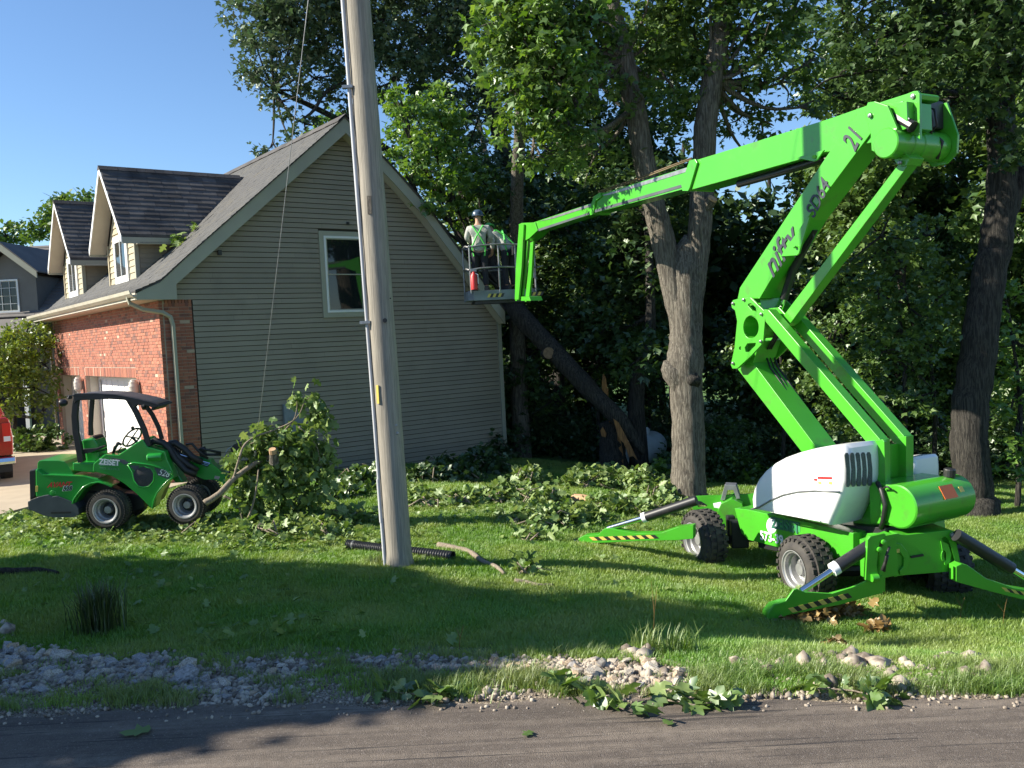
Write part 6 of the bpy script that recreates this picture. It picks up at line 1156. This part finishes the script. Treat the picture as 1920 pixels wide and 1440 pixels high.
def grassmat(name,c,c2,c3):
    m=leafmat(name,c,c2,.35,.06,.5); nt=m.node_tree; L=nt.links.new
    mx=[n for n in nt.nodes if n.type=='MIX'][0]; ge=N(nt,'ShaderNodeNewGeometry'); n=N(nt,'ShaderNodeTexNoise',ins={'Scale':.9,'Detail':4}); L(ge.outputs['Position'],n.inputs[0])
    r=N(nt,'ShaderNodeMapRange',ins={1:.38,2:.62}); L(n.outputs[0],r.inputs[0]); m2=N(nt,'ShaderNodeMix',data_type='RGBA'); L(r.outputs[0],m2.inputs[0]); L(mx.outputs[2],m2.inputs[6]); m2.inputs[7].default_value=col(c3)
    for l in list(nt.links):
        if l.from_node==mx and l.to_node!=m2: t_=l.to_socket; nt.links.remove(l); L(m2.outputs[2],t_)
    return m
G_lawn=grassmat('grass_blades',(.095,.24,.018),(.20,.37,.045),(.27,.36,.075)); G_rough=grassmat('rough_grass',(.10,.20,.03),(.20,.30,.06),(.22,.27,.08)); G_dark=leafmat('dark_tuft_blades',(.03,.06,.015),(.08,.10,.03),.25,.08)
def scatter(name,pts,scl,insts,label=None,kind='stuff'):
    """one object of many small plants nobody could count: geometry nodes put tufts on the points"""
    n=len(pts); me=bpy.data.meshes.new(name); me.vertices.add(n); me.vertices.foreach_set('co',np.asarray(pts,np.float32).ravel())
    ra=me.attributes.new('rot','FLOAT_VECTOR','POINT'); rv=np.zeros((n,3),np.float32); rv[:,2]=rng.uniform(0,6.28,n); rv[:,:2]=rng.normal(size=(n,2))*.12; ra.data.foreach_set('vector',rv.ravel())
    sa=me.attributes.new('scl','FLOAT','POINT'); sa.data.foreach_set('value',np.asarray(scl,np.float32)); ia=me.attributes.new('idx','INT','POINT'); ia.data.foreach_set('value',rng.integers(0,len(insts),n).astype(np.int32))
    me.update(); o=bpy.data.objects.new(name,me); COL.objects.link(o); ng=bpy.data.node_groups.new(name+'_nodes','GeometryNodeTree')
    ng.interface.new_socket('Geometry',in_out='INPUT',socket_type='NodeSocketGeometry'); ng.interface.new_socket('Geometry',in_out='OUTPUT',socket_type='NodeSocketGeometry')
    gi=ng.nodes.new('NodeGroupInput'); go=ng.nodes.new('NodeGroupOutput'); ip=ng.nodes.new('GeometryNodeInstanceOnPoints'); gt=ng.nodes.new('GeometryNodeGeometryToInstance'); L=ng.links.new
    mp_=ng.nodes.new('GeometryNodeMeshToPoints'); L(gi.outputs[0],mp_.inputs[0]); L(mp_.outputs[0],ip.inputs['Points'])
    for it in insts[::-1]:
        oi=ng.nodes.new('GeometryNodeObjectInfo'); oi.inputs[0].default_value=it; L(oi.outputs['Geometry'],gt.inputs[0])
    L(gt.outputs[0],ip.inputs['Instance']); ip.inputs['Pick Instance'].default_value=True
    for nm,tp,sk in (('rot','FLOAT_VECTOR','Rotation'),('scl','FLOAT','Scale'),('idx','INT','Instance Index')):
        na=ng.nodes.new('GeometryNodeInputNamedAttribute'); na.data_type=tp; na.inputs[0].default_value=nm; src=[x for x in na.outputs if x.enabled and x.name=='Attribute'][0]; L(src,ip.inputs[sk])
    L(ip.outputs[0],go.inputs[0]); md=o.modifiers.new('scatter','NODES'); md.node_group=ng; tag(o,label,None,kind=kind); return o
lawnT=[tuft('lawn_tuft_%d'%i,26,.062,.045,G_lawn,i,.9,.0028) for i in range(6)]
def drive(x,y): # inside the driveway or the house
    t=(np.stack([x,y],-1)-HC[:2])@HU[:2]; v=(np.stack([x,y],-1)-HC[:2])@HV[:2]; p0,p1=A[0],A[4]
    ln=(p1[0]-p0[0])*(y-p0[1])-(p1[1]-p0[1])*(x-p0[0]); a_=(A[1][0],A[1][1]); b2=(A[4][0],A[4][1]); ln=(b2[0]-a_[0])*(y-a_[1])-(b2[1]-a_[1])*(x-a_[0])
    return ((ln>0)&(t<.3))|((t>0)&(t<8.6)&(v>0))
def lawnpts(dens,y0,y1,xr=.64):
    n=int((y1-y0)*(y1+y0)*xr*dens); y=np.sqrt(rng.uniform(0,1,n)*(y1*y1-y0*y0)+y0*y0); x=rng.uniform(-xr,xr,n)*y; k=~drive(x,y)&(y>yedge(x)+.05+rng.uniform(0,.12,n)); return x[k],y[k]
X_,Y_=[],[]
for d,y0,y1 in((620,5.6,9.5),(420,9.5,13),(250,13,17),(110,17,24)):
    x,y=lawnpts(d,y0,y1); X_.append(x); Y_.append(y)
X_=np.concatenate(X_); Y_=np.concatenate(Y_)
# thinner where the rocks lie
def ns2(x,y): return np.sin(x*1.9+np.sin(y*1.3)*1.4)*np.sin(y*2.6+x*.7)
dE=Y_-yedge(X_); 
RXY=np.array([o.location[:2] for o in bpy.data.objects if o.name.split('.')[0]=='rock'])
def nearrock(x,y,r):
    out=np.zeros(len(x),bool)
    for rx_,ry_ in RXY: out|=((x-rx_)**2+(y-ry_)**2<r*r)
    return out
keep=(dE>1.35)|(rng.uniform(size=len(X_))<np.where(X_<-.9,.35,np.where(X_<1.1,.45,.8))+.25*ns2(X_*2,Y_*2)); keep&=~(nearrock(X_,Y_,.10)&(rng.uniform(size=len(X_))<.93)); X_,Y_=X_[keep],Y_[keep]
Z_=gz(X_,Y_); sc=(.75+.35*rng.uniform(size=len(X_)))*(1+.18*ns2(X_,Y_))*np.where(Y_-yedge(X_)<1.6,.85,1)
scatter('grass',np.stack([X_,Y_,Z_-.004],-1),sc,lawnT)
# rough grass and weeds along the rocks
RT_=[tuft('rough_tuft_%d'%i,22,.16,.05,G_rough,40+i,1.0,.003) for i in range(4)]
x=rng.uniform(-5,6,6200); y=yedge(x)+np.abs(rng.normal(size=6200))*.55+.03; k=(ns2(x*2.3,y*1.7+2)>-.15)&(rng.uniform(size=len(x))<np.where(x<-1,.35,.8)); k&=~(nearrock(x,y,.13)&(rng.uniform(size=len(x))<.95)); x,y=x[k],y[k]
scatter('roadside_grass',np.stack([x,y,gz(x,y)-.005],-1),rng.uniform(.3,.8,len(x)),RT_)
# single plants one can point to
def plant(label,px,py,n,h,sp,m,name='grass_clump',lean=.8,wd=.004,seed=5,cat='grass clump',group=None):
    g=gpick(px,py); o=tuft(name,n,h,sp,m,seed,lean,wd); COL.objects.link(o); o.location=tuple(g); tag(o,label,cat,group); return o
plant('dark clump of long grass standing in the deep shade at left',185,1185,520,.55,.09,G_dark,seed=3,lean=.45,wd=.005)
plant('tall green weed clump in the rocks under the shadow tip',1275,1225,150,.22,.07,G_rough,seed=8)
plant('grass clump with long blades left of the tall weed',1215,1222,90,.24,.07,G_rough,seed=9)
plant('bright grass clump at the road edge below the middle rocks',905,1290,110,.15,.12,G_rough,seed=10)
for lb,px,py,n,h in (('bright weedy tuft hugging the left foot of the pole',712,1058,160,.13),('green tuft at the right foot of the pole beside the pipe',786,1058,90,.12),('low weeds behind the pole foot',745,1046,90,.12)):
    plant(lb,px,py,n,h,.10,G_rough,seed=px)
for k,(px,py,h) in enumerate(((1225,1215,.62),(860,1225,.28),(1800,1165,.34),(1715,1160,.3),(1880,1175,.34))):
    g=gpick(px,py); q=MB(); 
    for j in range(3): a=random.uniform(0,6.28); q.tube([g,g+P3(.02,0,h*.5),g+P3(math.cos(a)*.06,0,h*random.uniform(.8,1))],[.0035,.003,.001],4)
    o=q.build('seed_stalk',L_brown,None); tag(o,['tallest grass seed stalk beside the weed clump','short seed stalk in the shaded grass below the pole','seed stalk in front of the dark front wheel','pale stalk left of the dark front wheel','pale stalk at the right edge of the lawn'][k],'grass stalk','grass seed stalks')
# ivy / weeds at the edge of the wood
wb=[gb(*atY(px,py,Y)[:2]) for px,py,Y in ((1350,880,22),(1375,870,22),(1400,880,22),(1330,860,23),(1240,885,20.5),(1420,880,21))]
tag(leaves('weeds',LF_M,clumps([(b_+ZZ*.25,.5,.4,.32) for b_ in wb],50,12,.1),.11,L_brt,up=.8),None,None,kind='stuff')
# fallen leaves over the lawn
LX_=[]
for px,py,rx,ry,n in ((200,1000,260,34,900),(520,1010,170,26,600),(90,975,120,16,300),(330,1000,160,20,300),(700,1000,120,30,110),(350,1100,380,60,110),(860,960,120,20,160),(1050,985,140,16,110),(1200,1000,120,16,30),(500,1185,260,40,60),(1500,1100,300,60,30),(1000,1050,200,40,14)):
    for _ in range(n): LX_.append(gpick(random.gauss(px,rx*.5),random.gauss(py,ry*.5)))
P=np.array(LX_); P[:,2]=gz(P[:,0],P[:,1])+rng.uniform(.03,.08,len(P)); P=P[~drive(P[:,0],P[:,1])&(P[:,1]>yedge(P[:,0])+.1)]
tag(leaves('leaf_litter',LF_M,P,.088,L_brush,up=.9,droop=.05),None,None,kind='stuff')
# brown leaf piles by the front outrigger
for lb,L in (('pile of dry brown leaves beside the front outrigger foot',[(1530,1160,50,9,330),(1580,1155,34,8,150)]),('small heap of dry brown leaves right of the outrigger foot',[(1650,1187,18,5,60)]),('little patch of brown leaves in the grass nearer the rocks',[(1562,1213,14,4,26)])):
    P=np.array([gpick(random.gauss(px,rx*.5),random.gauss(py,ry*.45)) for px,py,rx,ry,n in L for _ in range(n)]); P[:,2]+=rng.uniform(.03,.11,len(P)); t=thing('leaf_pile',lb,'leaf pile',gpick(L[0][0],L[0][1]),'dry leaf piles by the boom lift'); leaves('dry_leaves',LF_M,P,.10,L_brown,t,up=.5,kind='stuff')
# leafy sprays and single leaves on the road edge
def spray(label,cx,cy,lst,group='leafy twigs on the road edge'):
    g=gpick(cx,cy,.11); t=thing('leafy_twig',label,'twig',g,group); c=[gpick(x,y,.13) for x,y in lst]; MB().tube(c,[.007]*len(c),6).build('stem',M_twig,t,smooth=True)
    P=[];
    for k in range(len(c)*7): p=c[random.randrange(len(c))]; P.append(p+np.array([random.gauss(0,.07),random.gauss(0,.07),random.uniform(-.01,.05)]))
    T,Fc=LF_M
    for p in P: leaves('leaf',LF_M,np.array([p]),.12,random.choice((L_brush,L_mid)),t,up=.8,droop=.2)
spray('large leafy twig drooping over the road edge at the middle',1110,1300,[(1030,1275),(1060,1285),(1090,1295),(1120,1310),(1150,1320),(1170,1330)])
spray('wilted leafy twig on the asphalt right of the middle',1300,1320,[(1240,1312),(1270,1315),(1300,1322),(1330,1318),(1355,1312)])
spray('leafy twig with pale leaves hanging over the right road edge',1600,1290,[(1520,1290),(1560,1292),(1600,1295),(1640,1305),(1660,1318)])
spray('leafy twig with a broad leaf left of the middle rocks',800,1300,[(720,1295),(760,1300),(800,1303),(840,1300)])
for lb,px,py,s,r_ in (('single green oak leaf lying alone in the shadow on the road',255,1374,.20,1.9),('small green leaf on the sunny asphalt right of centre',1252,1357,.09,.5),('tiny dark green leaf near the middle of the road',989,1378,.09,2.4)):
    g=gpick(px,py,.106); T,Fc=LF_M; ang=r_; Rm=np.array([[math.cos(ang),-math.sin(ang),0],[math.sin(ang),math.cos(ang),0],[0,0,1]]); vs=(T*np.array([1,1,-.6])-[0,.5,0])*s@Rm.T+np.array([0,0,.012]); me=tri_mesh('leaf',vs,Fc,np.full(len(Fc),.5)); o=link('single_leaf',me,L_brush if s>.1 else L_mid,None); o.location=tuple(g); tag(o,lb,'leaf','loose leaves on the road')
